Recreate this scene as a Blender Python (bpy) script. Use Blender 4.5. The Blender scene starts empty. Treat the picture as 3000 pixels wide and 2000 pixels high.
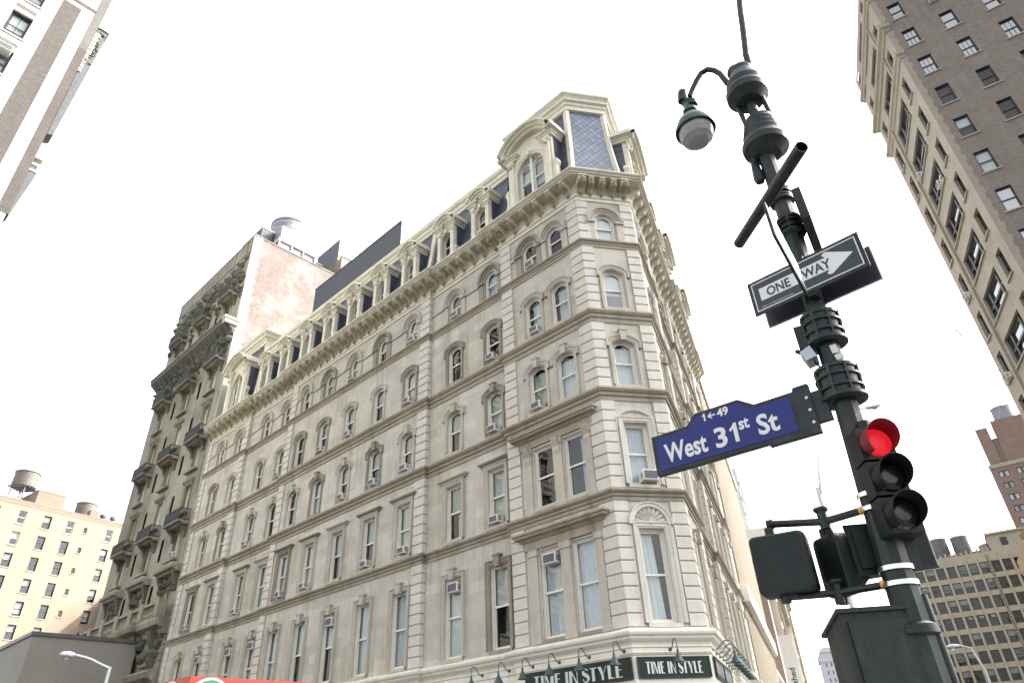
import bpy, bmesh, math, random
from mathutils import Vector, Matrix, Quaternion
R = math.radians
random.seed(11)
sc = bpy.context.scene
col = sc.collection
WL = {}; KIDS = {}
# ------------------------------------------------------------------ objects
def link(o, parent, loc):
    col.objects.link(o)
    loc = Vector(loc); WL[o.name] = loc
    if parent:
        o.parent = parent; o.location = loc - WL[parent.name]
    else:
        o.location = loc
def tag(o, label=None, cat=None, group=None, kind=None):
    if label: o['label'] = label
    if cat: o['category'] = cat
    if group: o['group'] = group
    if kind: o['kind'] = kind
    return o
def thing(name, loc, label=None, cat=None, group=None):
    o = bpy.data.objects.new(name, None); o.empty_display_size = .3
    link(o, None, loc)
    return tag(o, label, cat, group)
def V2(p): return Vector((p[0], p[1]))
class Fr:
    """vertical facade frame: origin (x,y), direction azimuth (deg, clockwise from +Y), outward normal toward 'side'"""
    def __init__(s, O, az, flip=False, off=0.0):
        s.az = az; s.flip = flip
        a = R(az); s.d = Vector((math.sin(a), math.cos(a)))
        s.n = Vector((-s.d.y, s.d.x))
        if flip: s.n = -s.n
        s.O0 = V2(O); s.O = s.O0 + s.n * off; s.off = off
    def sh(s, o): return Fr(s.O0, s.az, s.flip, s.off + o)
    def p(s, u, z, o=0.0):
        q = s.O + s.d * u + s.n * o
        return Vector((q.x, q.y, z))
    def p2(s, u, o=0.0): return s.O + s.d * u + s.n * o
class MB:
    def __init__(s): s.v = []; s.f = []; s.m = []
    def add(s, vs, fs, m=0):
        n = len(s.v); s.v += [Vector(x) for x in vs]
        for f in fs: s.f.append(tuple(i + n for i in f)); s.m.append(m)
    def poly(s, pts, m=0): s.add(pts, [tuple(range(len(pts)))], m)
    def hexa(s, p, m=0):
        s.add(p, [(0,1,2,3),(4,5,6,7),(0,1,5,4),(1,2,6,5),(2,3,7,6),(3,0,4,7)], m)
    def box(s, F, u0, u1, z0, z1, o0, o1, m=0):
        s.hexa([F.p(u0,z0,o0),F.p(u1,z0,o0),F.p(u1,z0,o1),F.p(u0,z0,o1),
                F.p(u0,z1,o0),F.p(u1,z1,o0),F.p(u1,z1,o1),F.p(u0,z1,o1)], m)
    def bbox(s, F, u0, u1, z0, z1, o0, o1, b=.02, m=0):
        """box with bevelled outer face edges"""
        P = [(u0,z0),(u1,z0),(u1,z1),(u0,z1)]; I = [(u0+b,z0+b),(u1-b,z0+b),(u1-b,z1-b),(u0+b,z1-b)]
        a = [F.p(u,z,o0) for u,z in P]; c = [F.p(u,z,o1-b) for u,z in P]; e = [F.p(u,z,o1) for u,z in I]
        fs = [(0,1,2,3)] + [(i,(i+1)%4,4+(i+1)%4,4+i) for i in range(4)] + [(4+i,4+(i+1)%4,8+(i+1)%4,8+i) for i in range(4)] + [(8,9,10,11)]
        s.add(a+c+e, fs, m)
    def strip(s, A, B, m=0, closed=False):
        n = len(A); k = n if closed else n-1
        s.add(list(A)+list(B), [(i,(i+1)%n,n+(i+1)%n,n+i) for i in range(k)], m)
    def rings(s, F, fn, prof, m=0, closed=False):
        """fn(grow) -> list of (u,z); prof list of (grow, off)"""
        prev = None
        for g, o in prof:
            cur = [F.p(u, z, o) for u, z in fn(g)]
            if prev: s.strip(prev, cur, m, closed)
            prev = cur
    def extr(s, F, pts, o0, o1, m=0, mside=None):
        """extrude polygon given in (u,z) between offsets"""
        a = [F.p(u,z,o0) for u,z in pts]; b = [F.p(u,z,o1) for u,z in pts]
        s.poly(a, m); s.poly(b, m); s.strip(a, b, m if mside is None else mside, True)
    def prism(s, F, u0, u1, prof, m=0):
        """extrude polygon given in (o,z) along u"""
        a = [F.p(u0,z,o) for o,z in prof]; b = [F.p(u1,z,o) for o,z in prof]
        s.poly(a, m); s.poly(b, m); s.strip(a, b, m, True)
    def tube(s, path, r, n=8, m=0, caps=True):
        path = [Vector(p) for p in path]; N = len(path)
        rs = r if isinstance(r, (list, tuple)) else [r]*N
        prevx = None; ring = []
        for i, p in enumerate(path):
            t = (path[min(i+1,N-1)] - path[max(i-1,0)])
            t = t.normalized() if t.length > 1e-9 else Vector((0,0,1))
            if prevx is None:
                ref = Vector((0,0,1)) if abs(t.z) < .95 else Vector((1,0,0))
                x = t.cross(ref).normalized()
            else:
                x = (prevx - t*prevx.dot(t)).normalized()
            prevx = x; y = t.cross(x)
            ring.append([p + (x*math.cos(2*math.pi*k/n) + y*math.sin(2*math.pi*k/n))*rs[i] for k in range(n)])
        for i in range(N-1): s.strip(ring[i], ring[i+1], m, True)
        if caps: s.poly(ring[0], m); s.poly(ring[-1], m)
    def lathe(s, c, prof, axis=Vector((0,0,1)), n=20, m=0, caps=False):
        c = Vector(c); axis = Vector(axis).normalized()
        ref = Vector((0,0,1)) if abs(axis.z) < .9 else Vector((1,0,0))
        x = axis.cross(ref).normalized(); y = axis.cross(x)
        rr = [[c + axis*h + (x*math.cos(2*math.pi*k/n) + y*math.sin(2*math.pi*k/n))*r for k in range(n)] for r, h in prof]
        for i in range(len(rr)-1): s.strip(rr[i], rr[i+1], m, True)
        if caps: s.poly(rr[0], m); s.poly(rr[-1], m)
    def sweep(s, path, prof, m=0, closed=False, caps=True):
        """path: plan points left->right seen from outside; prof: (out,z)"""
        P = [V2(p) for p in path]; N = len(P); offs = []
        for i in range(N):
            a = P[i-1] if (i > 0 or closed) else None
            b = P[(i+1) % N] if (i < N-1 or closed) else None
            ns = []
            if a is not None: d = (P[i]-a).normalized(); ns.append(Vector((d.y,-d.x)))
            if b is not None: d = (b-P[i]).normalized(); ns.append(Vector((d.y,-d.x)))
            if len(ns) == 1: offs.append(ns[0])
            else:
                t = ns[0]+ns[1]
                offs.append(t / max(.25, (1+ns[0].dot(ns[1]))))
        lines = [[Vector((P[i].x+offs[i].x*o, P[i].y+offs[i].y*o, z)) for i in range(N)] for o, z in prof]
        for i in range(len(lines)-1): s.strip(lines[i], lines[i+1], m, closed)
        if caps and not closed:
            s.poly([l[0] for l in lines], m); s.poly([l[-1] for l in lines], m)
        return lines
    def build(s, name, mats, parent=None, smooth=0, loc=None):
        if not isinstance(mats, (list, tuple)): mats = [mats]
        xs = [v.x for v in s.v]; ys = [v.y for v in s.v]; zs = [v.z for v in s.v]
        c = Vector(loc) if loc is not None else Vector(((min(xs)+max(xs))/2, (min(ys)+max(ys))/2, min(zs)))
        me = bpy.data.meshes.new(name)
        me.from_pydata([v-c for v in s.v], [], s.f)
        for mt in mats: me.materials.append(mt)
        me.polygons.foreach_set('material_index', s.m)
        bm = bmesh.new(); bm.from_mesh(me)
        bmesh.ops.recalc_face_normals(bm, faces=bm.faces)
        uvl = bm.loops.layers.uv.new('UVMap')
        for f in bm.faces:
            n = f.normal
            if abs(n.z) < .8:
                t = Vector((-n.y, n.x, 0)); t = t.normalized()
                for lp in f.loops:
                    w = lp.vert.co + c; lp[uvl].uv = (w.x*t.x + w.y*t.y, w.z)
            else:
                for lp in f.loops:
                    w = lp.vert.co + c; lp[uvl].uv = (w.x, w.y)
        bm.to_mesh(me); bm.free()
        if smooth:
            me.polygons.foreach_set('use_smooth', [True]*len(me.polygons))
            me.set_sharp_from_angle(angle=R(smooth))
        o = bpy.data.objects.new(name, me); link(o, parent, c)
        return o
# ------------------------------------------------------------------ materials
def NT(name):
    m = bpy.data.materials.new(name); m.use_nodes = True
    nt = m.node_tree; b = nt.nodes['Principled BSDF']
    return m, nt, b
def nd(nt, t, **k):
    n = nt.nodes.new(t)
    for a, v in k.items():
        if a.startswith('i_'):
            n.inputs[a[2:].replace('_',' ')].default_value = v
        else: setattr(n, a, v)
    return n
def mixc(nt, fac, a, b, mode='MIX'):
    n = nt.nodes.new('ShaderNodeMix'); n.data_type = 'RGBA'; n.blend_type = mode
    for s, v in ((n.inputs[0], fac), (n.inputs[6], a), (n.inputs[7], b)):
        if isinstance(v, bpy.types.NodeSocket): nt.links.new(v, s)
        elif isinstance(v, (int, float)): s.default_value = v
        else: s.default_value = (*v, 1)
    return n.outputs[2]
def ramp(nt, src, a, b, c0=(0,0,0), c1=(1,1,1)):
    n = nt.nodes.new('ShaderNodeValToRGB'); nt.links.new(src, n.inputs[0])
    n.color_ramp.elements[0].position = a; n.color_ramp.elements[1].position = b
    n.color_ramp.elements[0].color = (*c0,1); n.color_ramp.elements[1].color = (*c1,1)
    return n.outputs[0]
def coords(nt, kind, scale):
    mp = nt.nodes.new('ShaderNodeMapping'); mp.inputs['Scale'].default_value = scale
    if kind == 'uv':
        t = nt.nodes.new('ShaderNodeTexCoord'); nt.links.new(t.outputs['UV'], mp.inputs[0])
    else:
        g = nt.nodes.new('ShaderNodeNewGeometry'); nt.links.new(g.outputs['Position'], mp.inputs[0])
    return mp.outputs[0]
def noise(nt, kind, scale, sc_=1.0, detail=4, rough=.6):
    n = nd(nt, 'ShaderNodeTexNoise'); n.inputs['Scale'].default_value = sc_
    n.inputs['Detail'].default_value = detail; n.inputs['Roughness'].default_value = rough
    nt.links.new(coords(nt, kind, scale), n.inputs['Vector'])
    return n.outputs['Fac']
def bumpn(nt, b, h, strength=.3, dist=.02):
    n = nd(nt, 'ShaderNodeBump'); n.inputs['Strength'].default_value = strength; n.inputs['Distance'].default_value = dist
    nt.links.new(h, n.inputs['Height']); nt.links.new(n.outputs[0], b.inputs['Normal'])
def stone(name, base, dark, stain=(.2,.18,.13), block=None, rough=.8, stainamt=.5, mottle=.5, bump=.25, mortar=None, streak=True, tone=.25, lighten=None, sthr=(.48,.72), macro=None):
    """weathered masonry: tone patches, vertical run-off streaks, optional block/brick coursing (w,h) in metres"""
    m, nt, b = NT(name)
    n1 = noise(nt, 'pos', (1,1,1), .55, 6, .65)
    c = mixc(nt, ramp(nt, n1, .35, .7), base, dark)
    n2 = noise(nt, 'pos', (1,1,1), 7, 5, .7)
    c = mixc(nt, mottle*.5, c, mixc(nt, ramp(nt, n2, .3, .7), tuple(x*.72 for x in base), tuple(min(1,x*1.16) for x in base)), 'MIX')
    h = n2
    if block:
        br = nd(nt, 'ShaderNodeTexBrick'); br.offset = .5
        nt.links.new(coords(nt, 'uv', (1,1,1)), br.inputs['Vector'])
        br.inputs['Scale'].default_value = 1; br.inputs['Brick Width'].default_value = block[0]; br.inputs['Row Height'].default_value = block[1]
        br.inputs['Mortar Size'].default_value = block[2] if len(block) > 2 else .008
        br.inputs['Mortar Smooth'].default_value = .2; br.inputs['Bias'].default_value = 0
        br.inputs['Color1'].default_value = (1-tone,1-tone*.97,1-tone*.93,1); br.inputs['Color2'].default_value = (1.0,1.0,1.0,1)
        mo = mortar or .6
        br.inputs['Mortar'].default_value = (mo,mo*.97,mo*.92,1)
        c = mixc(nt, 1.0, c, br.outputs['Color'], 'MULTIPLY')
    if lighten:
        n5 = noise(nt, 'pos', (1,1,1), lighten[3], 5, .7)
        c = mixc(nt, ramp(nt, n5, .45, .65), c, lighten[:3])
    if macro:
        n6 = noise(nt, 'pos', (1,1,1), .085, 5, .6)
        c = mixc(nt, ramp(nt, n6, .42, .68), c, macro, 'MULTIPLY')
    if streak:
        n3 = noise(nt, 'uv', (2.2,.12,1), 1, 5, .65); n4 = noise(nt, 'pos', (1,1,1), .3, 3, .5)
        mu = nd(nt, 'ShaderNodeMath', operation='MULTIPLY'); nt.links.new(ramp(nt, n3, *sthr), mu.inputs[0]); nt.links.new(ramp(nt, n4, .35, .65), mu.inputs[1])
        mu2 = nd(nt, 'ShaderNodeMath', operation='MULTIPLY'); nt.links.new(mu.outputs[0], mu2.inputs[0]); mu2.inputs[1].default_value = stainamt
        c = mixc(nt, mu2.outputs[0], c, stain)
    nt.links.new(c, b.inputs['Base Color']); b.inputs['Roughness'].default_value = rough
    bumpn(nt, b, h, bump, .015)
    return m
def paint(name, base, rough=.5, var=.12, metal=0, bump=.05, dirt=None, sc_=3.0, spec=.5):
    m, nt, b = NT(name)
    n = noise(nt, 'pos', (1,1,1), sc_, 5, .65)
    c = mixc(nt, ramp(nt, n, .3, .7), tuple(x*(1-var) for x in base), tuple(min(1,x*(1+var)) for x in base))
    if dirt:
        n2 = noise(nt, 'pos', (1,1,.35), sc_*.7, 6, .75); c = mixc(nt, ramp(nt, n2, .5, .75), c, dirt)
    nt.links.new(c, b.inputs['Base Color']); b.inputs['Roughness'].default_value = rough; b.inputs['Metallic'].default_value = metal
    b.inputs['Specular IOR Level'].default_value = spec
    if bump: bumpn(nt, b, noise(nt, 'pos', (1,1,1), sc_*5, 4), bump, .006)
    return m
def glassm(name, ior=1.9, tint=(.75,.8,.8), rough=.02):
    """window pane: mirror-like by angle, see-through otherwise"""
    m, nt, b = NT(name); nt.nodes.remove(b); out = nt.nodes['Material Output']
    f0 = ((ior-1)/(ior+1))**2
    lw = nd(nt, 'ShaderNodeLayerWeight'); lw.inputs['Blend'].default_value = .5
    pw = nd(nt, 'ShaderNodeMath', operation='POWER'); nt.links.new(lw.outputs['Facing'], pw.inputs[0]); pw.inputs[1].default_value = 5
    fr = nd(nt, 'ShaderNodeMath', operation='MULTIPLY_ADD'); nt.links.new(pw.outputs[0], fr.inputs[0]); fr.inputs[1].default_value = 1-f0; fr.inputs[2].default_value = f0
    gl = nd(nt, 'ShaderNodeBsdfGlossy'); gl.inputs['Roughness'].default_value = rough
    tr = nd(nt, 'ShaderNodeBsdfTransparent'); tr.inputs['Color'].default_value = (*tint,1)
    bp = nd(nt, 'ShaderNodeBump'); bp.inputs['Strength'].default_value = .06; bp.inputs['Distance'].default_value = .02
    nt.links.new(noise(nt, 'pos', (1,1,1), 1.3, 2), bp.inputs['Height']); nt.links.new(bp.outputs[0], gl.inputs['Normal'])
    mx = nd(nt, 'ShaderNodeMixShader'); nt.links.new(fr.outputs[0], mx.inputs[0]); nt.links.new(tr.outputs[0], mx.inputs[1]); nt.links.new(gl.outputs[0], mx.inputs[2])
    nt.links.new(mx.outputs[0], out.inputs['Surface'])
    return m
def slate_m(name, base, w, h, pattern):
    m, nt, b = NT(name)
    uv = coords(nt, 'uv', (1/w, 1/h, 1)); sp = nd(nt, 'ShaderNodeSeparateXYZ'); nt.links.new(uv, sp.inputs[0])
    def M(op, a, c=None):
        n = nd(nt, 'ShaderNodeMath', operation=op)
        for i, v in enumerate((a, c)):
            if v is None: continue
            if isinstance(v, (int,float)): n.inputs[i].default_value = v
            else: nt.links.new(v, n.inputs[i])
        return n.outputs[0]
    if pattern == 'scale':
        x, y = sp.outputs[0], sp.outputs[1]
        a = M('FRACT', M('ADD', x, y)); c = M('FRACT', M('SUBTRACT', y, x))
        h_ = M('MULTIPLY', M('SMOOTH_MIN', a, .3), M('SMOOTH_MIN', c, .3))
        line = M('MINIMUM', a, c); lf = ramp(nt, line, .03, .16)
        ce = nd(nt, 'ShaderNodeTexWhiteNoise'); ce.noise_dimensions = '2D'
        cb = nd(nt, 'ShaderNodeCombineXYZ'); nt.links.new(M('FLOOR', M('ADD', x, y)), cb.inputs[0]); nt.links.new(M('FLOOR', M('SUBTRACT', y, x)), cb.inputs[1])
        nt.links.new(cb.outputs[0], ce.inputs['Vector'])
        c1 = mixc(nt, ce.outputs['Value'], tuple(k*.75 for k in base), tuple(k*1.25 for k in base))
        cc = mixc(nt, lf, tuple(k*.25 for k in base), c1); hh = line
    else:
        br = nd(nt, 'ShaderNodeTexBrick'); nt.links.new(coords(nt, 'uv', (1,1,1)), br.inputs['Vector'])
        br.inputs['Scale'].default_value = 1; br.inputs['Brick Width'].default_value = w; br.inputs['Row Height'].default_value = h; br.inputs['Mortar Size'].default_value = .012
        br.inputs['Color1'].default_value = (*[k*.7 for k in base],1); br.inputs['Color2'].default_value = (*[k*1.25 for k in base],1); br.inputs['Mortar'].default_value = (*[k*.3 for k in base],1)
        cc = br.outputs['Color']; hh = br.outputs['Fac']
    nt.links.new(cc, b.inputs['Base Color']); b.inputs['Roughness'].default_value = .42
    bumpn(nt, b, hh, .4, .02)
    return m
M = {}
M['marble'] = stone('marble', (.60,.575,.51), (.50,.465,.40), (.27,.225,.15), block=(1.15,.46,.007), stainamt=.8, mortar=.74, tone=.2, sthr=(.45,.68), macro=(.93,.91,.86))
M['quoin'] = stone('quoin_marble', (.62,.595,.53), (.50,.465,.40), (.30,.25,.18), stainamt=.35)
M['course'] = stone('weathered_course', (.37,.325,.25), (.235,.20,.145), (.10,.09,.06), stainamt=.8, mottle=.9)
M['surround'] = stone('surround_stone', (.50,.46,.385), (.36,.32,.25), (.22,.19,.13), stainamt=.6, mottle=.8)
M['stained'] = stone('stained_stone', (.31,.275,.215), (.18,.16,.12), (.1,.095,.07), stainamt=.8, mottle=.9)
M['cream'] = paint('cream_paint', (.66,.625,.50), .55, .06, dirt=(.48,.435,.32))
M['cream2'] = paint('cream_shopfront', (.74,.71,.61), .5, .05, dirt=(.6,.56,.46))
M['leaf'] = paint('dirty_leaf', (.30,.26,.15), .8, .35, dirt=(.2,.165,.085), sc_=8)
M['sash'] = paint('window_paint', (.70,.68,.59), .45, .05)
M['glass'] = glassm('window_glass', 1.75)
M['glassb'] = glassm('bright_glass', 2.6)
M['glassd'] = glassm('dark_window_glass', 1.6, (.45,.5,.5))
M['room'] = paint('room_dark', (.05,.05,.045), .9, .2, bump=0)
M['blind'] = paint('roller_blind', (.60,.60,.54), .85, .06, bump=0)
M['blind2'] = paint('shade_green', (.40,.43,.375), .9, .08, bump=0)
M['white'] = paint('white_cloth', (.80,.80,.80), .85, .05, bump=0)
M['curtain'] = paint('curtain', (.66,.68,.70), .9, .12, bump=0, sc_=5)
M['slate'] = slate_m('slate_tiles', (.065,.08,.115), .22, .16, 'brick')
M['scale'] = slate_m('scalloped_slate', (.15,.18,.235), .40, .44, 'scale')
M['ac'] = paint('ac_case', (.72,.71,.68), .45, .06, dirt=(.5,.48,.43))
M['acg'] = paint('ac_grille', (.10,.105,.11), .7, .3, sc_=20)
M['blackm'] = paint('black_cladding', (.05,.056,.075), .5, .1)
M['roofm'] = paint('roof_membrane', (.45,.44,.42), .9, .1)
M['pole'] = paint('pole_green_black', (.009,.014,.014), .5, .4, bump=.25, dirt=(.035,.042,.038), sc_=14, spec=.35)
M['black'] = paint('black_plastic', (.007,.010,.010), .5, .3, bump=.1, sc_=12, spec=.3)
M['steel'] = paint('steel_band', (.62,.62,.60), .3, .1, metal=1)
M['galv'] = paint('galvanised', (.55,.56,.57), .5, .1, metal=.3)
M['orange'] = paint('orange_washer', (.75,.33,.03), .5, .1)
M['bluesign'] = paint('blue_sign', (.012,.02,.14), .45, .1, bump=0, spec=.3)
M['signwhite'] = paint('sign_white', (.62,.62,.60), .45, .03, bump=0)
M['signblack'] = paint('sign_black', (.02,.02,.03), .45, .1, bump=0)
M['signback'] = paint('sign_back', (.33,.36,.40), .35, .12, metal=.6)
M['green'] = paint('shop_green', (.004,.020,.011), .4, .25, bump=0, spec=.3)
M['lampgreen'] = paint('lamp_green', (.03,.06,.05), .35, .25)
M['redvisor'] = paint('red_visor', (.16,.012,.015), .45, .15)
M['red'] = paint('red_panel', (.52,.035,.025), .5, .08, bump=0)
M['dgreen'] = paint('roundel_green', (.02,.25,.09), .5, .08, bump=0)
M['limestone'] = stone('dirty_limestone', (.36,.335,.265), (.235,.22,.165), (.075,.075,.05), sthr=(.40,.62), macro=(.62,.60,.5), stainamt=.9, mottle=.9)
M['carved'] = stone('sooty_carving', (.13,.128,.10), (.06,.06,.048), (.05,.05,.04), stainamt=.5, mottle=1, bump=.6)
M['iron'] = paint('balcony_iron', (.035,.045,.042), .6, .3)
M['sidebrick'] = stone('pale_brick', (.225,.17,.15), (.185,.14,.122), (.29,.25,.22), block=(.3,.1,.014), stainamt=.35, mottle=1, mortar=.9, tone=.4, lighten=(.285,.25,.225,.35))
M['whitequoin'] = stone('pale_quoin', (.42,.41,.335), (.38,.36,.29), stainamt=.15)
M['tan'] = stone('tan_brick', (.335,.265,.195), (.275,.215,.155), (.40,.33,.255), block=(.22,.075,.012), stainamt=.5, mottle=.7, mortar=.85, tone=.22, bump=.3)
M['tandark'] = stone('tan_parapet', (.27,.19,.135), (.235,.165,.12), block=(.22,.075,.012), stainamt=.3, mortar=.85)
M['grayconc'] = stone('gray_render', (.30,.285,.255), (.25,.235,.21), stainamt=.3, bump=.1)
M['darkbrick'] = stone('dark_brick', (.20,.17,.145), (.13,.112,.096), (.29,.255,.22), block=(.36,.12,.02), stainamt=.4, mottle=1.3, mortar=1.1, tone=.35)
M['urstone'] = stone('tower_limestone', (.35,.315,.25), (.28,.25,.195), (.2,.17,.12), block=(1.4,.7,.006), stainamt=.35, mottle=.6, mortar=.85, tone=.1)
M['urquoin'] = stone('tooth_stone', (.30,.26,.21), (.22,.19,.155), stainamt=.3, mottle=.9)
M['stripe'] = stone('white_stone', (.62,.60,.53), (.56,.535,.46), (.5,.46,.38), block=(1.6,.8,.006), stainamt=.25, mortar=.88, tone=.06)
M['ulbrick'] = stone('grey_brown_brick', (.10,.087,.075), (.066,.056,.047), (.15,.135,.115), block=(.3,.13,.02), stainamt=.4, mottle=.9, mortar=1.25, tone=.4, bump=.5)
M['ulbrick2'] = stone('grey_brick', (.15,.142,.13), (.115,.108,.1), (.2,.19,.17), block=(.3,.13,.02), stainamt=.3, mottle=.9, mortar=1.2, tone=.35, bump=.5)
M['darksteel'] = paint('dark_steel', (.10,.105,.10), .45, .25)
M['darkframe'] = paint('dark_frame', (.035,.035,.038), .5, .2)
M['wood'] = paint('tank_wood', (.16,.145,.125), .85, .3, dirt=(.09,.08,.07), sc_=2)
M['wood2'] = paint('dark_tank_wood', (.10,.10,.105), .85, .3, dirt=(.05,.05,.052), sc_=2)
M['mirror'] = glassm('sky_mirror_glass', 4.2, (.6,.63,.66))
M['tankcap'] = paint('tank_cap', (.30,.28,.26), .7, .12)
M['tanksteel'] = paint('tank_steel', (.20,.205,.24), .55, .08, metal=0, dirt=(.45,.44,.44), sc_=1.2)
M['grid'] = stone('grid_stone', (.32,.285,.215), (.255,.225,.165), (.18,.15,.1), stainamt=.3, mottle=.8)
M['redbrick'] = stone('brown_red_brick', (.215,.15,.12), (.175,.12,.10), (.3,.22,.17), block=(.5,.17,.02), stainamt=.3, mortar=1.1)
M['ochre'] = stone('ochre_stone', (.30,.195,.085), (.24,.155,.07), (.15,.1,.05), stainamt=.4, mottle=.9)
M['rib'] = stone('cream_rib', (.29,.245,.18), (.24,.2,.15), (.35,.28,.2), stainamt=.3)
M['brown'] = stone('brown_wall', (.27,.20,.165), (.23,.175,.145), stainamt=.3)
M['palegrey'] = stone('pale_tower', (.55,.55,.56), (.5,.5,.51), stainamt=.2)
M['sky_blue'] = paint('billboard_blue', (.35,.55,.75), .5, .25, bump=0, sc_=.4)
M['asphalt'] = paint('asphalt', (.05,.05,.052), .9, .2, sc_=2)
M['concrete'] = paint('pavement', (.32,.31,.29), .9, .12, sc_=1.5)
M['crane'] = paint('crane_paint', (.70,.52,.50), .5, .1)
def emit(name, c, s):
    m, nt, b = NT(name); b.inputs['Base Color'].default_value = (c[0]*.3,c[1]*.3,c[2]*.3,1)
    b.inputs['Emission Color'].default_value = (*c,1); b.inputs['Emission Strength'].default_value = s
    return m
M['ledred'] = emit('red_led', (1.0,.015,.035), .15)
M['leddot'] = emit('red_led_dot', (1.0,.16,.18), .8)
M['lensoff'] = paint('dark_lens', (.012,.014,.014), .2, .2, bump=0)
m, nt, b = NT('lamp_glass'); b.inputs['Base Color'].default_value = (.9,.9,.88,1); b.inputs['Roughness'].default_value = .15; b.inputs['Transmission Weight'].default_value = .7; b.inputs['IOR'].default_value = 1.25; M['lampglass'] = m
# ------------------------------------------------------------------ camera, sky, sun
F_PX, PITCH, ROLL = 1970.96, R(32.607), R(-2.7416)
cd = bpy.data.cameras.new('camera'); cam = bpy.data.objects.new('camera', cd); col.objects.link(cam); sc.camera = cam
fw = Vector((0, math.cos(PITCH), math.sin(PITCH))); r = Vector((1,0,0)); up = r.cross(fw)
c_, s_ = math.cos(ROLL), math.sin(ROLL)
r2 = r*c_ + up*s_; u2 = up*c_ - r*s_
cam.matrix_world = Matrix(((r2.x,u2.x,-fw.x,0),(r2.y,u2.y,-fw.y,0),(r2.z,u2.z,-fw.z,1.7),(0,0,0,1)))
cd.sensor_width = 36; cd.sensor_fit = 'HORIZONTAL'; cd.lens = 36*F_PX/3000; cd.clip_start = .05; cd.clip_end = 5000
SUN_AZ, SUN_EL = R(75), R(41)
w = bpy.data.worlds.new('World'); sc.world = w; w.use_nodes = True
wn = w.node_tree; bg = wn.nodes['Background']
sky = wn.nodes.new('ShaderNodeTexSky'); sky.sky_type = 'NISHITA'; sky.sun_disc = False
sky.sun_elevation = SUN_EL; sky.sun_rotation = SUN_AZ; sky.air_density = 1.0; sky.dust_density = 5.0; sky.ozone_density = .6
hs = wn.nodes.new('ShaderNodeHueSaturation'); hs.inputs['Saturation'].default_value = .22
wn.links.new(sky.outputs[0], hs.inputs['Color']); wn.links.new(hs.outputs[0], bg.inputs['Color']); bg.inputs['Strength'].default_value = .15
sl = bpy.data.lights.new('sun', 'SUN'); sl.energy = 2.1; sl.angle = R(.6); sl.color = (1,.955,.89)
so = bpy.data.objects.new('sun', sl); col.objects.link(so)
so.rotation_euler = Vector((-math.sin(SUN_AZ)*math.cos(SUN_EL), -math.cos(SUN_AZ)*math.cos(SUN_EL), -math.sin(SUN_EL))).to_track_quat('-Z','Y').to_euler()
so.location = (60, 20, 90)
sc.view_settings.view_transform = 'Standard'; sc.view_settings.look = 'None'; sc.view_settings.exposure = 2.15; sc.view_settings.gamma = 1
sc.cycles.max_bounces = 6; sc.cycles.transparent_max_bounces = 12; sc.cycles.glossy_bounces = 3; sc.cycles.diffuse_bounces = 3; sc.cycles.caustics_reflective = False; sc.cycles.caustics_refractive = False
# ================================================================== window / wall helpers
def profile(uc, w, zb, zt, kind, rise, n=10):
    h = w/2
    if kind == 'rect': return [(uc-h,zb),(uc-h,zt),(uc+h,zt),(uc+h,zb)]
    if kind == 'round': rise = h
    zs = zt - rise
    rad = (h*h + rise*rise)/(2*rise); cz = zt - rad; a0 = math.asin(min(1, h/rad))
    if rise > rad: a0 = math.pi - a0
    return [(uc-h,zb)] + [(uc + rad*math.sin(-a0 + 2*a0*k/n), cz + rad*math.cos(-a0 + 2*a0*k/n)) for k in range(n+1)] + [(uc+h,zb)]
def growfn(uc, w, zb, zt, kind, rise, n=10):
    """outline grown by g: jambs and head move out, sill stays"""
    def fn(g):
        if kind == 'seg': return profile(uc, w+2*g, zb, zt+g, kind, rise + g*.35, n)
        return profile(uc, w+2*g, zb, zt+g, kind, rise, n)
    return fn
def wall(mb, F, u0, u1, z0, z1, ops, o=0.0, m=0):
    """front skin with openings ops=(uc,w,zb,zt,kind,rise), one row, any order"""
    x = u0
    for uc, w, zb, zt, kind, rise in sorted(ops, key=lambda q: q[0]):
        a, b = uc-w/2, uc+w/2
        mb.poly([F.p(x,z0,o),F.p(a,z0,o),F.p(a,z1,o),F.p(x,z1,o)], m)
        if zb > z0: mb.poly([F.p(a,z0,o),F.p(b,z0,o),F.p(b,zb,o),F.p(a,zb,o)], m)
        top = profile(uc, w, zb, zt, kind, rise)[1:-1]
        mb.strip([F.p(u,z,o) for u,z in top], [F.p(u,z1,o) for u,z in top], m)
        x = b
    mb.poly([F.p(x,z0,o),F.p(u1,z0,o),F.p(u1,z1,o),F.p(x,z1,o)], m)
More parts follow.
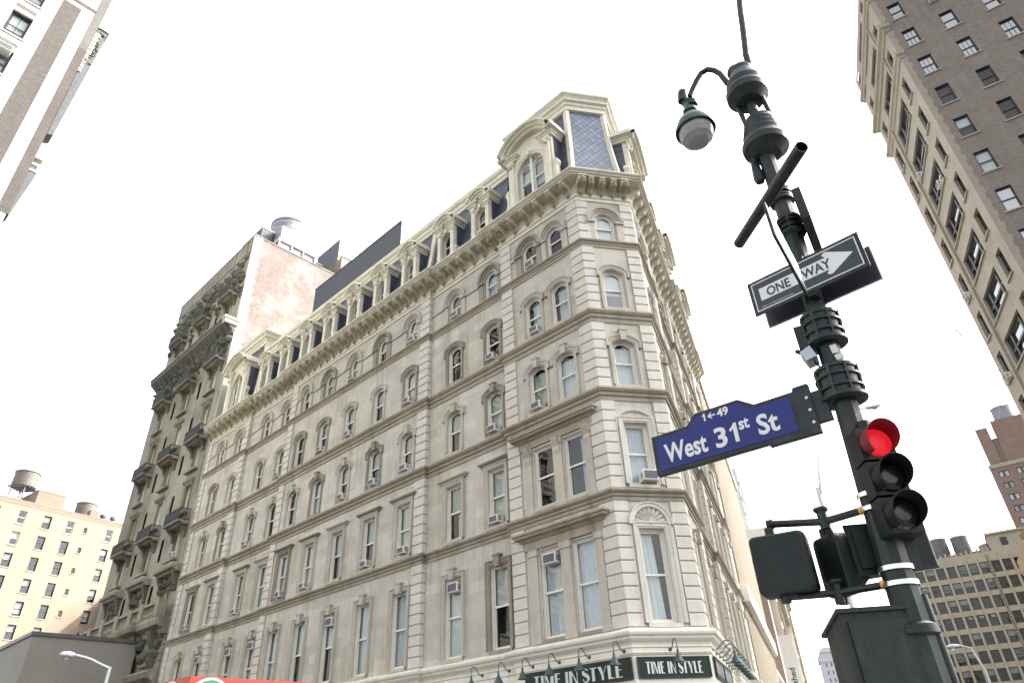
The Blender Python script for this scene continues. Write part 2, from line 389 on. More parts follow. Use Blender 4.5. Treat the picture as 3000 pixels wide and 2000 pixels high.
def window(F, root, uc, w, zb, zt, kind='rect', rise=.3, depth=.24, surround=None, smat=None, blind=None, frame=None, glass=None,
           lights=1, open_=0.0, meet=.5, sill=True, back=True, fr=.07, curtain=None, key=None, name='window', hmat=None):
    """double-hung sash window; parts: frame mesh with pane, blind, curtain, surround as sub-parts"""
    frame = frame or M['sash']; glass = glass or M['glass']; n = 8
    fn = growfn(uc, w, zb, zt, kind, rise, n)
    mb = MB()
    # box frame
    mb.rings(F, fn, [(0,-depth+.08),(0,-depth),(-fr,-depth)])
    mb.rings(F, fn, [(-fr,-depth),(-fr,-depth-.10)])
    mb.box(F, uc-w/2, uc+w/2, zb, zb+fr*.9, -depth-.1, -depth+.02)
    # sashes
    zm = zb + (zt-zb)*meet; t = fr*.72; h = w/2-fr
    fu = growfn(uc, w-2*fr, zm, zt-fr, kind, max(.02, rise), n)
    mb.rings(F, fu, [(0,-depth-.04),(-t,-depth-.04),(-t,-depth-.08)])
    mb.box(F, uc-h, uc+h, zm-.03, zm+.05, -depth-.09, -depth-.03)
    zb2 = zb+fr*.9+open_
    for a, b in ((uc-h, uc-h+t), (uc+h-t, uc+h)): mb.box(F, a, b, zb2, zm, -depth-.12, -depth-.06)
    mb.box(F, uc-h, uc+h, zb2, zb2+t*1.3, -depth-.125, -depth-.055)
    if lights > 1:
        for k in range(1, lights):
            q = uc-h + 2*h*k/lights
            mb.box(F, q-.018, q+.018, zb2, zt-fr, -depth-.085, -depth-.05)
    win = mb.build(name, frame, root)
    g = MB()
    g.poly([F.p(u,z,-depth-.07) for u,z in growfn(uc, w-2*fr-t, zm, zt-fr-t*.5, kind, max(.02,rise), n)(0)])
    g.poly([F.p(u,z,-depth-.10) for u,z in ((uc-h,zb2),(uc+h,zb2),(uc+h,zm),(uc-h,zm))])
    g.build('pane', glass, win)
    if blind:
        zlo, bm = blind
        b = MB(); b.poly([F.p(u,z,-depth-.17) for u,z in growfn(uc, w-.04, zb + (zt-zb)*zlo, zt-.03, kind, rise, n)(0)])
        b.build('blind', bm, win)
    if curtain:
        a0, a1, cm = curtain[:3]; b = MB(); K = 14
        pts0 = []; pts1 = []
        for k in range(K+1):
            u = uc - w/2 + w*(a0 + (a1-a0)*k/K); oo = -depth-.2 + .028*math.sin(k*1.9+uc)
            lo = curtain[3] if len(curtain) > 3 else 0
            pts0.append(F.p(u, zb+.03+lo, oo)); pts1.append(F.p(u + (curtain[4] if len(curtain)>4 else 0)*w, zt-.08-(rise if kind != 'rect' else 0)*.8, oo))
        b.strip(pts0, pts1); b.build('curtain', cm, win, smooth=70)
    if surround:
        s = MB(); sp = surround
        if sp == 'plain':
            s.rings(F, fn, [(0,-depth+.08),(0,.05),(.05,.055),(.06,.085),(.17,.085),(.18,.12),(.23,.13),(.24,0)])
        elif sp == 'reveal':
            s.rings(F, fn, [(0,-depth+.08),(0,.0)])
        elif sp == 'hood':           # segmental hood with eared label mould
            s.rings(F, fn, [(0,-depth+.08),(0,.04),(.05,.045),(.06,.075),(.16,.075),(.17,0)])
            fh = growfn(uc, w+.34, zt-rise-.2, zt+.16, 'seg', rise+.05, n)
            s.rings(F, fh, [(0,.0),(0,.09),(.03,.11),(.08,.13),(.12,.13),(.13,.0)])
        elif sp == 'arch':           # moulded round archivolt on an impost block
            s.rings(F, fn, [(0,-depth+.08),(0,-.06),(.08,-.05),(.09,.04),(.15,.045),(.16,.0)])
            fa = growfn(uc, w+.36, zt-w/2-.02, zt+.18, 'round', 0, 12)
            s.rings(F, fa, [(0,.0),(0,.07),(.05,.09),(.09,.09),(.10,.16),(.22,.18),(.26,.18),(.27,0)])
            for sgn in (-1,1):
                a = uc + sgn*(w/2+.02); b = uc + sgn*(w/2+.46); s.box(F, min(a,b), max(a,b), zt-w/2-.16, zt-w/2-.03, 0, .15)
                s.box(F, min(a,b)+.04, max(a,b)-.04, zb+.02, zt-w/2-.16, 0, .07)
        if sill: s.box(F, uc-w/2-.12, uc+w/2+.12, zb-.14, zb-.005, -depth+.05, .09)
        if key:
            kw, kh, ko = key; zk = zt + .02
            s.extr(F, [(uc-kw*.38,zk-.1),(uc+kw*.38,zk-.1),(uc+kw*.55,zk+kh),(uc-kw*.55,zk+kh)], 0, ko)
            s.box(F, uc-kw*.65, uc+kw*.65, zk+kh, zk+kh+.07, 0, ko+.03)
        s.build('surround', smat or M['surround'], win, smooth=35)
    return win
def room(F, u0, u1, z0, z1, o0=-1.6, o1=-.62):
    mb = MB(); mb.box(F, u0, u1, z0, z1, o0, o1); return mb
def ac_unit(F, uc, zb, w, label, h=.38, out=.36, mat=None, group='window air conditioners of the marble hotel'):
    """window air conditioner sitting on the sill, projecting from the opening"""
    t = thing('air_conditioner', F.p(uc, zb, out/2), label, 'air conditioner', group)
    a = MB(); o0 = -.22
    a.bbox(F, uc-w/2, uc+w/2, zb, zb+h, o0, out, .02)
    a.build('case', mat or M['ac'], t)
    g = MB(); g.box(F, uc-w/2+.045, uc+w/2-.045, zb+.05, zb+h-.05, out-.004, out+.006)
    g.build('grille', M['acg'], t)
    for sg in (-1,1):
        s = MB()
        for k in range(4):
            z = zb+.1+k*.06; s.box(F, uc+sg*(w/2+.003)-.006, uc+sg*(w/2+.003)+.006, z, z+.025, out-.25, out-.06)
        s.build('vent_slots', M['acg'], t)
    return t
# ================================================================== marble hotel
P = (3.5571, 24.7456); Q = (6.2711, 25.3402)
L = Fr(P, -47.44); C = Fr(P, 77.64, True); RR = Fr(Q, 20.3, True)
LB = 39.7; RE = 22.0
hotel = thing('marble_hotel', (-8, 37, 0), 'tall pale marble corner hotel with chamfered corner, round-arched top floor and slate mansard', 'hotel')
BAY = [1.65,3.34,6.35,9.25,12.85,15.8,18.8,21.7,24.55,27.4,30.3,34.1,37.1]
SEG = [(0,5.35,0),(5.35,11.3,-.18),(11.3,26.4,0),(26.4,32.8,-.18),(32.8,LB,0)]
SEGR = [(0,4.4,0),(4.4,9.9,-.18),(9.9,19.3,0),(19.3,RE,.06)]
BAYR = [2.0,5.9,8.3,11.6,14.5,17.4,20.6]
FL = {2:(5.85,9.16,'rect',0,1.08),3:(10.86,13.5,'rect',0,1.05),4:(15.24,17.5,'seg',.2,1.02),5:(19.22,21.42,'seg',.24,1.0),6:(23.22,24.98,'round',0,.94)}
LEV = [(0,5.4),(5.4,10.4),(10.4,14.75),(14.75,18.7),(18.7,22.95),(22.95,26.4)]
def seg_of(u, S):
    for a, b, o in S:
        if a <= u < b: return o
    return 0
wl = MB(); wr = MB(); wc = MB()
for S, F, B, mbw in ((SEG, L, BAY, wl), (SEGR, RR, BAYR, wr)):
    for a, b, o in S:
        Fo = F.sh(o)
        for k, (z0, z1) in enumerate(LEV):
            fl = k+1; ops = []
            if fl in FL:
                zb, zt, kd, rs, ww = FL[fl]; ops = [(u, ww, zb, zt, kd, rs) for u in B if a <= u < b]
            wall(mbw, Fo, a, b, z0, z1, ops)
    for (a, b, o), (a2, b2, o2) in zip(S, S[1:]):
        mbw.poly([F.p(b,0,o),F.p(b,0,o2),F.p(b,26.4,o2),F.p(b,26.4,o)])
CW = 2.7784; CCU = CW/2
for k, (z0, z1) in enumerate(LEV):
    fl = k+1; ops = []
    if fl in FL:
        zb, zt, kd, rs, ww = FL[fl]; ops = [(CCU-.07, 1.02, zb, zt, kd, rs)]
        if fl == 3: ops = [(CCU-.07, 1.02, zb, zt, 'rect', 0)]
    wall(wc, C, 0, CW, z0, z1, ops)
# backs and end walls
depthL = 14
e0 = L.p2(LB); e1 = L.p2(LB, -depthL); r0 = RR.p2(RE, .06); r1 = RR.p2(RE, -depthL)
wl.poly([Vector((*e0,0)),Vector((*e1,0)),Vector((*e1,26.4)),Vector((*e0,26.4))])
wr.poly([Vector((*r0,0)),Vector((*r1,0)),Vector((*r1,26.4)),Vector((*r0,26.4))])
wl.poly([Vector((*e1,0)),Vector((*r1,0)),Vector((*r1,26.4)),Vector((*e1,26.4))])
wl.build('street_wall', M['marble'], hotel); wr.build('broadway_wall', M['marble'], hotel); wc.build('chamfer_wall', M['marble'], hotel)
# dark room cores behind the windows
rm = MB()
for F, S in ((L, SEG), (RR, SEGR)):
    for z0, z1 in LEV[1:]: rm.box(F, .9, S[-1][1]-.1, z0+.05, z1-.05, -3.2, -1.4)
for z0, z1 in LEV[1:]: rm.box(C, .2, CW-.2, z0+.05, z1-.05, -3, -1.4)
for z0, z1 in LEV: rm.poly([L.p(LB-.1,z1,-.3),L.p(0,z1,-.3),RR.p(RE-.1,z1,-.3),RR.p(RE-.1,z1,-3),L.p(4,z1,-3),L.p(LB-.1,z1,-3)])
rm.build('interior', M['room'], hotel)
# plan path (left -> right)
def plan(extra=0.0, piers=True, f0=0):
    pts = []
    Sg = SEG[::-1]
    for i, (a, b, o) in enumerate(Sg):
        pts.append(L.p2(b, o+extra)); pts.append(L.p2(a, o+extra))
    pts[-1] = L.p2(0, extra)
    pts = pts[:-1] + [V2(P), V2(Q)]
    for i, (a, b, o) in enumerate(SEGR):
        if i: pts.append(RR.p2(a, o))
        pts.append(RR.p2(b, o))
    return pts
PATH = plan()
# remove zero-length steps
def clean(pts):
    o = [pts[0]]
    for p in pts[1:]:
        if (p-o[-1]).length > .02: o.append(p)
    return o
PATH = clean(PATH)
def course(z0, z1, out, name='string_course', mat=None):
    s = MB(); h = z1-z0
    s.sweep(PATH, [(0,z0-.04),(.04,z0-.04),(.05,z0+.0),(.05,z0+h*.28),(out*.45,z0+h*.34),(out*.5,z0+h*.58),(out*.82,z0+h*.66),(out*.86,z0+h*.74),(out,z0+h*.78),(out,z0+h*.95),(out*.9,z1),(0,z1+.05)])
    return s.build(name, mat or M['course'], hotel)
course(10.24, 10.64, .24); course(14.5, 15.02, .27); course(18.4, 19.0, .25); course(22.78, 23.14, .2)
# impost band of the arched storey
s = MB()
for F, S, B in ((L, SEG, BAY), (RR, SEGR, BAYR)):
    for a, b, o in S:
        bs = [u for u in B if a <= u < b]; x = a
        for u in bs + [None]:
            y = u-.93 if u is not None else b
            if y-x > .05: s = MB(); s.box(F.sh(o), x, y, 24.35, 24.5, 0, .07); s.build('impost_band', M['surround'], hotel)
            if u is not None: x = u+.93
# shopfront cornice and fascia
s = MB()
s.sweep(PATH, [(0,4.86),(.05,4.86),(.05,5.06),(.09,5.09),(.09,5.13),(.07,5.15),(.10,5.22),(.2,5.30),(.24,5.34),(.26,5.42),(.33,5.45),(.36,5.52),(.36,5.58),(.33,5.60),(.0,5.72)])
s.build('shopfront_cornice', M['cream2'], hotel)
s = MB()
s.sweep(PATH, [(0,2.9),(.05,2.9),(.05,4.1),(.03,4.13),(.03,4.84),(0,4.85)])
s.build('fascia', M['cream2'], hotel)
gp = MB()
for F, S in ((L, SEG), (RR, SEGR)):
    for a, b, o in S:
        n = max(1, round((b-a)/2.9))
        for k in range(n+1): 
            u = a + (b-a)*k/n; gp = MB(); gp.bbox(F.sh(o), max(a,u-.25), min(b,u+.25), 0, 2.9, 0, .1); gp.build('shop_pilaster', M['cream2'], hotel)
sg = MB()
for F, S in ((L, SEG), (RR, SEGR)):
    for a, b, o in S:
        n = max(1, round((b-a)/2.9))
        for k in range(n): sg = MB(); sg.box(F.sh(o), a+(b-a)*k/n+.3, a+(b-a)*(k+1)/n-.3, .5, 2.8, .0, .03); sg.build('shop_window', M['glassd'], hotel)
# quoin piers
def quoin_pier(paths, name='quoin_pier'):
    for z0, z1 in ((5.72,10.2),(10.68,14.46),(15.06,18.36),(19.04,22.74),(23.18,25.72)):
        s = MB(); s.sweep(paths, [(-.03,z0),(.02,z0),(.02,z1),(-.03,z1)])
        n = round((z1-z0)/.47); h = (z1-z0)/n
        for k in range(n):
            a, b = z0+k*h+.022, z0+(k+1)*h-.022
            s.sweep(paths, [(-.03,a),(.055,a),(.075,a+.022),(.075,b-.022),(.055,b),(-.03,b)])
        s.build(name, M['quoin'], hotel)
quoin_pier([L.p2(.66), V2(P), C.p2(.52)]); quoin_pier([C.p2(CW-.56), V2(Q), RR.p2(.62)])
quoin_pier([L.p2(5.35), L.p2(4.62)])
quoin_pier([L.p2(12.0), L.p2(11.3), L.p2(11.3,-.17)]); quoin_pier([L.p2(26.4,.0), L.p2(25.75)])
quoin_pier([L.p2(33.5), L.p2(32.8), L.p2(32.8,-.17)]); quoin_pier([L.p2(LB), L.p2(39.1)])
quoin_pier([RR.p2(3.5), RR.p2(4.4), RR.p2(4.4,-.17)]); quoin_pier([RR.p2(9.9,-.17), RR.p2(9.9), RR.p2(10.8)])
quoin_pier([RR.p2(19.2,.0), RR.p2(19.2,.1), RR.p2(20.0,.1)]); quoin_pier([RR.p2(21.3,.06), RR.p2(22,.06)])
# main cornice
s = MB()
s.sweep(PATH, [(0,25.74),(.06,25.74),(.06,25.9),(.13,25.96),(.15,26.06),(.06,26.09),(.06,26.84),(.16,26.86),(.70,26.88),(.72,26.93),(.80,26.95),(.80,27.02),(.86,27.04),(.92,27.1),(.92,27.16),(.1,27.3),(-.4,27.32)])
corn = s.build('cornice', M['cream'], hotel)
BP = [(.05,26.12),(.10,26.1),(.17,26.22),(.20,26.36),(.34,26.5),(.52,26.56),(.60,26.66),(.64,26.78),(.66,26.86),(.05,26.86)]
def bracket(F, u, wd, big=1.0):
    b = MB(); k = wd/2
    b.prism(F, u-k, u+k, [(o*(1 if i in (0,9) else big), z - (.12*(big-1) if i < 6 else 0)) for i, (o,z) in enumerate(BP)])
    b.box(F, u-k-.02, u+k+.02, 26.80, 26.87, .05, .70*big)
    br = b.build('bracket', M['cream'], corn)
    l = MB(); pts = [(.12,26.0),(.22,26.10),(.30,26.28),(.44,26.38),(.60,26.46),(.70,26.62),(.70,26.80)]
    N = len(pts)
    for i in range(N-1):
        f = lambda j: (k+.055)*math.sin(math.pi*(j+.55)/(N-.1))
        (o0,z0),(o1,z1) = pts[i], pts[i+1]; o0 *= big; o1 *= big
        a, c = f(i), f(i+1)
        l.poly([F.p(u-a,z0,o0),F.p(u,z0-.05,o0+.05),F.p(u,z1-.05,o1+.05),F.p(u-c,z1,o1)])
        l.poly([F.p(u,z0-.05,o0+.05),F.p(u+a,z0,o0),F.p(u+c,z1,o1),F.p(u,z1-.05,o1+.05)])
    l.build('leaf', M['leaf'], corn)
for a, b, o in SEG:
    n = round((b-a-.5)/.76); 
    for k in range(n):
        u = a + .35 + (b-a-.7)*k/(n-1)
        big = (k in (0, n-1)) and a > 0 or (k == n-1)
        bracket(L.sh(o), u, .42 if big else .27, 1.15 if big else 1.0)
for u, bg_ in ((.22,1),(.72,0),(1.3,0),(1.9,0),(2.5,1)): bracket(C, u, .42 if bg_ else .27, 1.12 if bg_ else 1)
bl = MB()
for a, b, o in SEGR:
    n = round((b-a)/.76)
    for k in range(n): 
        F = RR.sh(o); u = a+.3+(b-a-.6)*k/max(1,n-1)
        bl.prism(F, u-.14, u+.14, BP); bl.box(F, u-.16, u+.16, 26.8, 26.87, .05, .7)
tag(bl.build('bracket', M['cream'], corn), kind='stuff')
# ---- windows
def rnd_dress(fl):
    q = random.random()
    if fl == 2:
        return dict(blind=(random.choice([0,.05,.5]), M['blind'])) if q < .55 else dict(curtain=(0,1,M['curtain']))
    if fl in (2,3) and q < .2: return dict(blind=(0, M['blind']))
    if q < .62: return dict(blind=(random.choice([0,0,0,.5,.55]), random.choice([M['blind2'],M['blind2'],M['blind2'],M['blind']])))
    if q < .75: return dict(curtain=(0,random.choice([.45,1,1,.6]),M['curtain']))
    if q < .9: return dict(blind=(.5, M['blind2']), curtain=(0,.5,M['curtain']))
    return {}
for i, u in enumerate(BAY):
    F = L.sh(seg_of(u, SEG)); pav = i < 2
    for fl in (2,3,4,5,6):
        zb, zt, kd, rs, ww = FL[fl]
        dr = rnd_dress(fl)
        if pav:
            dr = {2:dict(curtain=(0,1,M['curtain'])),3:({} if i else dict(curtain=(0,.35,M['curtain']))),4:dict(curtain=(0,1,M['white'] if i==0 else M['blind2'])),5:dict(curtain=(.1,.75,M['curtain'])),6:{}}[fl]
        if i == 3 and fl == 2: dr = dict(blind=(.0, M['white']))
        sur = {2:'plain',3:'plain',4:'hood',5:'hood',6:'arch'}[fl]; key = None
        if fl == 2 and not pav: key = (.34,.34,.2)
        if fl == 4: key = (.30,.34,.18)
        if pav and fl in (2,3): sur = 'reveal'
        sm = M['surround'] if random.random() < .72 else M['stained']
        window(F, hotel, u, ww, zb, zt, kd, rs, surround=sur, smat=sm, key=key, sill=(fl not in (6,)), glass=M['glass'], open_=.0, depth=.11, fr=.07, **dr)
for fl in (2,3,4,5,6):
    zb, zt, kd, rs, ww = FL[fl]; u = CCU-.07
    dr = {2:dict(curtain=(.02,.72,M['white'],0,-.13)),3:dict(curtain=(0,1,M['curtain'])),4:dict(curtain=(0,.97,M['white'],0,.0)),5:dict(blind=(.42,M['white'])),6:dict(blind=(0,M['white']))}[fl]  # sky reflection in the top two floors painted as white blinds
    sur = {2:'plain',3:'plain',4:'hood',5:'hood',6:'arch'}[fl]
    window(C, hotel, u, 1.02, zb, zt, kd, rs, surround=sur, smat=M['quoin'] if fl < 4 else M['surround'], key=(.3,.4,.2) if fl == 4 else None, sill=fl < 6, depth=.15, fr=.085, glass=M['glassb'] if fl >= 5 else M['glass'], **dr)
for i, u in enumerate(BAYR):
    if i > 2: break
    F = RR.sh(seg_of(u, SEGR))
    for fl in (2,3,4,5,6):
        zb, zt, kd, rs, ww = FL[fl]
        window(F, hotel, u, ww, zb, zt, kd, rs, surround={2:'plain',3:'plain',4:'hood',5:'hood',6:'arch'}[fl], key=(.34,.4,.24) if fl in (2,4) else None, **rnd_dress(fl))
ww_ = MB(); gg = MB()
for i, u in enumerate(BAYR):
    if i <= 2: continue
    F = RR.sh(seg_of(u, SEGR))
    for fl in (2,3,4,5,6):
        zb, zt, kd, rs, ww = FL[fl]; fn = growfn(u, ww, zb, zt, kd, rs, 8)
        ww_.rings(F, fn, [(-.07,-.24),(0,-.24),(0,.05),(.06,.085),(.18,.1),(.23,.13),(.24,0)])
        ww_.box(F, u-ww/2, u+ww/2, zb-.14, zb, -.2, .12); ww_.box(F, u-.17, u+.17, zt, zt+.36, 0, .22)
        gg.poly([F.p(x,z,-.3) for x,z in fn(0)])
o = tag(ww_.build('window', M['surround'], hotel), kind='stuff'); gg.build('pane', M['glass'], o)
# ---- shared entablatures over the paired pavilion windows (floors 2 and 3), with consoles
def entablature(F, u0, u1, z0, z1, wins, consoles, out=.42):
    s = MB()
    pr = [(0,z0),(.08,z0),(.08,z0+(z1-z0)*.45),(.14,z0+(z1-z0)*.5),(.2,z0+(z1-z0)*.62),(out*.8,z0+(z1-z0)*.68),(out*.86,z0+(z1-z0)*.8),(out,z0+(z1-z0)*.85),(out,z0+(z1-z0)*.95),(.05,z1)]
    s.sweep([F.p2(u1,-.02), F.p2(u1), F.p2(u0), F.p2(u0,-.02)], pr)
    o = s.build('entablature', M['course'], hotel)
    for u in consoles:
        c = MB(); c.prism(F, u-.16, u+.16, [(.02,z0-.75),(.1,z0-.72),(.14,z0-.55),(.12,z0-.4),(.22,z0-.2),(.3,z0),(.02,z0)])
        c.build('console', M['surround'], o)
    for u, w0 in wins:
        p = MB(); p.bbox(F, u-w0/2, u+w0/2, z0-3.55 if z1 < 11 else z0-3.0, z0-.02, 0, .09, .02)
        p.bbox(F, u-w0/2-.04, u+w0/2+.04, z0-.3, z0-.02, 0, .13, .02)
        p.bbox(F, u-w0/2-.04, u+w0/2+.04, z0-3.55 if z1 < 11 else z0-3.0, (z0-3.55 if z1 < 11 else z0-3.0)+.22, 0, .13, .02)
        p.build('pilaster', M['surround'], hotel)
PW = [(4.18,.42),(2.5,.5),(.86,.34)]
entablature(L, .62, 4.62, 9.25, 9.95, PW, [])
entablature(L, .62, 4.62, 13.62, 14.3, PW, [4.18,2.5,.88])
entablature(RR, .75, 3.3, 9.25, 9.95, [(1.1,.4),(2.95,.4)], [])
entablature(RR, .75, 3.3, 13.62, 14.3, [(1.1,.4),(2.95,.4)], [1.1,2.95])
entablature(L, 33.3, 37.9, 9.25, 9.95, [], []) if False else None
# flat hoods over third-floor windows
for i, u in enumerate(BAY[2:], 2):
    s = MB(); F = L.sh(seg_of(u, SEG)); s.sweep([F.p2(u+.8,-.02),F.p2(u+.8),F.p2(u-.8),F.p2(u-.8,-.02)], [(0,13.72),(.1,13.72),(.14,13.78),(.2,13.8),(.24,13.86),(.24,13.9),(0,13.96)])
    s.build('window_hood', M['stained'] if i % 3 else M['surround'], hotel)
# shell niche over the chamfer window and segmental label over the one above
s = MB(); u = CCU-.07
fa = growfn(u, 1.34, 9.3, 9.95, 'round', 0, 14)
s.rings(C, fa, [(-.02,.0),(0,.1),(.04,.12),(.12,.12),(.16,.16),(.2,.16),(.22,0)])
s.build('niche_arch', M['quoin'], hotel, smooth=30)
s = MB(); N = 9
for k in range(N):
    a0 = math.pi*k/N; a1 = math.pi*(k+1)/N; am = (a0+a1)/2
    ctr = C.p(u, 9.34, .14)
    for ra, rb, oa in ((.08,.34,.05),(.34,.6,.11)):
        def q(a, r_, o): return C.p(u + r_*math.cos(a)*.98, 9.36 + r_*math.sin(a)*.92, o)
        s.poly([q(a0,ra,.0),q(am,ra,oa*.8),q(am,rb,oa),q(a0,rb,.0)]); s.poly([q(am,ra,oa*.8),q(a1,ra,.0),q(a1,rb,.0),q(am,rb,oa)])
    s.poly([q(a0,.6,.0),q(am,.6,.11),q(am,.645,.0)]); s.poly([q(am,.6,.11),q(a1,.6,0),q(am,.645,0)])
s.lathe(C.p(u,9.36,.02), [(.09,0),(.09,.06),(.04,.11)], axis=Vector((C.n.x,C.n.y,0)), n=12)
s.build('shell_ornament', M['quoin'], hotel)
s = MB()
fh = growfn(u, 1.5, 13.2, 14.0, 'seg', .34, 10)
s.rings(C, fh, [(0,0),(0,.07),(.05,.1),(.09,.1),(.1,0)]); s.build('window_label', M['quoin'], hotel, smooth=30)
s = MB(); fz = MB()
for zb, zt in ((5.86,9.2),(10.86,13.5)): 
    fn = growfn(u, 1.02+.5, zb, zt+.1, 'rect', 0)
    s.rings(C, fn, [(0,0),(0,.05),(.06,.06),(.1,.06),(.11,0)])
s.build('window_panel', M['quoin'], hotel)
# ================================================================== mansard, dormers, corner towers
s = MB()
def mans(F, u0, u1, prof): s.strip([F.p(u0,z,o) for o,z in prof], [F.p(u1,z,o) for o,z in prof])
MP = [(.0,27.26),(-.10,27.8),(-.30,29.2),(-.62,31.7)]
mans(L, 5.0, 33.2, MP); mans(RR, 5.0, 22, MP)
roof = s.build('mansard_roof', M['slate'], hotel)
TC = [(-.66,31.55),(-.5,31.58),(-.5,31.8),(-.42,31.86),(-.42,32.1),(-.3,32.2),(-.26,32.36),(-.26,32.46),(-.8,32.56)]
s = MB(); s.sweep([L.p2(33.2), L.p2(5.0)], TC); s.sweep([RR.p2(5.0), RR.p2(22)], TC); s.build('roof_cornice', M['cream'], hotel)
s = MB(); s.poly([L.p(LB-1,32.4,-.7),L.p(2,32.4,-.7),RR.p(1,32.4,-.7),RR.p(22,32.4,-.7),RR.p(22,32.4,-depthL),L.p(LB-1,32.4,-depthL)])
s.poly([Vector((*e1,26.4)),Vector((*r1,26.4)),Vector((*r1,32.4)),Vector((*e1,32.4))]); 
s.poly([RR.p(22,27,0),RR.p(22,27,-depthL),RR.p(22,32.4,-depthL),RR.p(22,32.4,-.6)]); s.build('flat_roof', M['roofm'], hotel)
def dormer(F, uc, k=1.0, big=False, off=.32):
    hw = .46*k if not big else .98; H = 27.24
    zb, zt = (27.7, 29.5) if not big else (27.75, 30.75)
    W = .84*k if not big else 1.75; ze = 29.75 if not big else 31.1; o = off
    mb = MB()
    wall(mb, F, uc-W+.12, uc+W-.12, H, ze, [(uc, 2*hw, zb, zt, 'round', 0)], o)
    for sg in (-1, 1):
        a = uc+sg*(W-.12); mb.poly([F.p(a,H,o),F.p(a,ze,o),F.p(a,ze,o-.16),F.p(a,H,o-.16)])
    fn = growfn(uc, 2*hw, zb, zt, 'round', 0, 12)
    mb.rings(F, fn, [(0,o-.3),(0,o+.03),(.05,o+.05),(.12,o+.05),(.13,o+.09),(.2,o+.09),(.21,o)])
    d = mb.build('dormer', M['cream'], hotel)
    ck = MB()
    for sg in (-1, 1):
        a = uc+sg*(W-.12); ck.poly([F.p(a,H,o-.16),F.p(a,ze+.05,o-.16),F.p(a,ze+.05,-1.6),F.p(a,H,-1.6)])
    ck.build('cheek', M['slate'], d)
    # pilasters with capitals, entablature blocks running back to the roof
    pw = .14 if not big else .2
    for sg in (-1, 1):
        q = MB()
        pc = uc + sg*(W-.26 if not big else W-.42)
        q.bbox(F, pc-pw, pc+pw, H+.3, ze-.32, o, o+.13, .02); q.bbox(F, pc-pw-.04, pc+pw+.04, H, H+.32, o, o+.17, .02)
        q.bbox(F, pc-pw-.05, pc+pw+.05, ze-.32, ze-.2, o, o+.17, .02); q.bbox(F, pc-pw-.03, pc+pw+.03, ze-.2, ze, o, o+.2, .02)
        if big:
            for dz in (.0,.14,.28): q.lathe(F.p(pc, ze-.42-dz*.0, o+.15+dz*.3), [(.01,-.12),(.09,-.08),(.12,0),(.09,.08),(.01,.12)], n=8)
        q.build('pilaster', M['cream'], d)
    x = .26 if not big else .42
    for sg in (-1, 1):
        e = MB(); c0 = uc + sg*(W-.28 if not big else W-.42)
        e.sweep([F.p2(c0+x,-1.1),F.p2(c0+x,o+.12),F.p2(c0-x,o+.12),F.p2(c0-x,-1.1)] if (F.p2(1)-F.p2(0)).dot(Vector((F.n.y,-F.n.x))) > 0 and False else
                ([F.p2(c0+x,-1.1),F.p2(c0+x,o+.12),F.p2(c0-x,o+.12),F.p2(c0-x,-1.1)] if not F.flip else [F.p2(c0-x,-1.1),F.p2(c0-x,o+.12),F.p2(c0+x,o+.12),F.p2(c0+x,-1.1)]),
                [(-.2,ze),(.0,ze),(.02,ze+.1),(.08,ze+.14),(.1,ze+.22),(.18,ze+.26),(.2,ze+.34),(-.2,ze+.38)])
        e.build('entablature', M['cream'], d)
    # segmental hood
    h = MB(); rise = .42 if not big else 1.0; hw2 = W + (.0 if not big else .1)
    fh = growfn(uc, 2*hw2-.5, ze+.30, ze+.30+rise, 'seg', rise, 14)
    arc = lambda g: fh(g)[1:-1]
    pj = 1.0 if not big else 1.55
    h.rings(F, arc, [(-.06,o-.1),(-.06,o+.18*pj),(.06,o+.22*pj),(.07,o+.3*pj),(.16,o+.34*pj),(.2,o+.44*pj),(.26,o+.46*pj),(.30,o+.46*pj),(.32,o+.4*pj),(.34,-1.7)])
    h.poly([F.p(u,z,o-.02) for u,z in arc(-.05)] )
    h.poly([F.p(u,z,-1.2) for u,z in arc(.2)])
    for sg in (-1, 1): q_ = uc+sg*(hw2-.05); h.box(F, q_-.26, q_+.26, ze+.3, ze+.56, -1.2, o+.3*pj)
    h.box(F, uc-W+.14, uc+W-.14, ze-.02, ze+.34, -1.2, o-.012)
    h.build('hood', M['cream'], d, smooth=35)
    # keystone and scrolls
    v = MB(); v.extr(F, [(uc-.08,zt-.02),(uc+.08,zt-.02),(uc+.12,zt+.28),(uc-.12,zt+.28)], o, o+.16)
    sc2 = .72 if not big else 1.55
    v.build('keystone', M['cream'], d)
    for sg in (-1, 1):
        v = MB(); bx = uc + sg*(W-.1); pts = []
        for (a, b) in ((0,0),(.42,0),(.47,.12),(.46,.28),(.36,.38),(.24,.4),(.16,.5),(.12,.7),(.13,.95),(.2,1.05),(.18,1.2),(.08,1.28),(0,1.28)): pts.append((bx+sg*a*sc2*.9, H+b*sc2))
        v.extr(F, pts, o-.28, o+.02)
        v.lathe(F.p(bx+sg*.26*sc2, H+.2*sc2, o+.02), [(.16*sc2,0),(.15*sc2,.03),(.1*sc2,.035),(.09*sc2,.01),(.05*sc2,.05),(.01,.05)], axis=Vector((F.n.x,F.n.y,0)), n=14)
        v.build('scroll', M['cream'], d)
    Fo = F.sh(o)
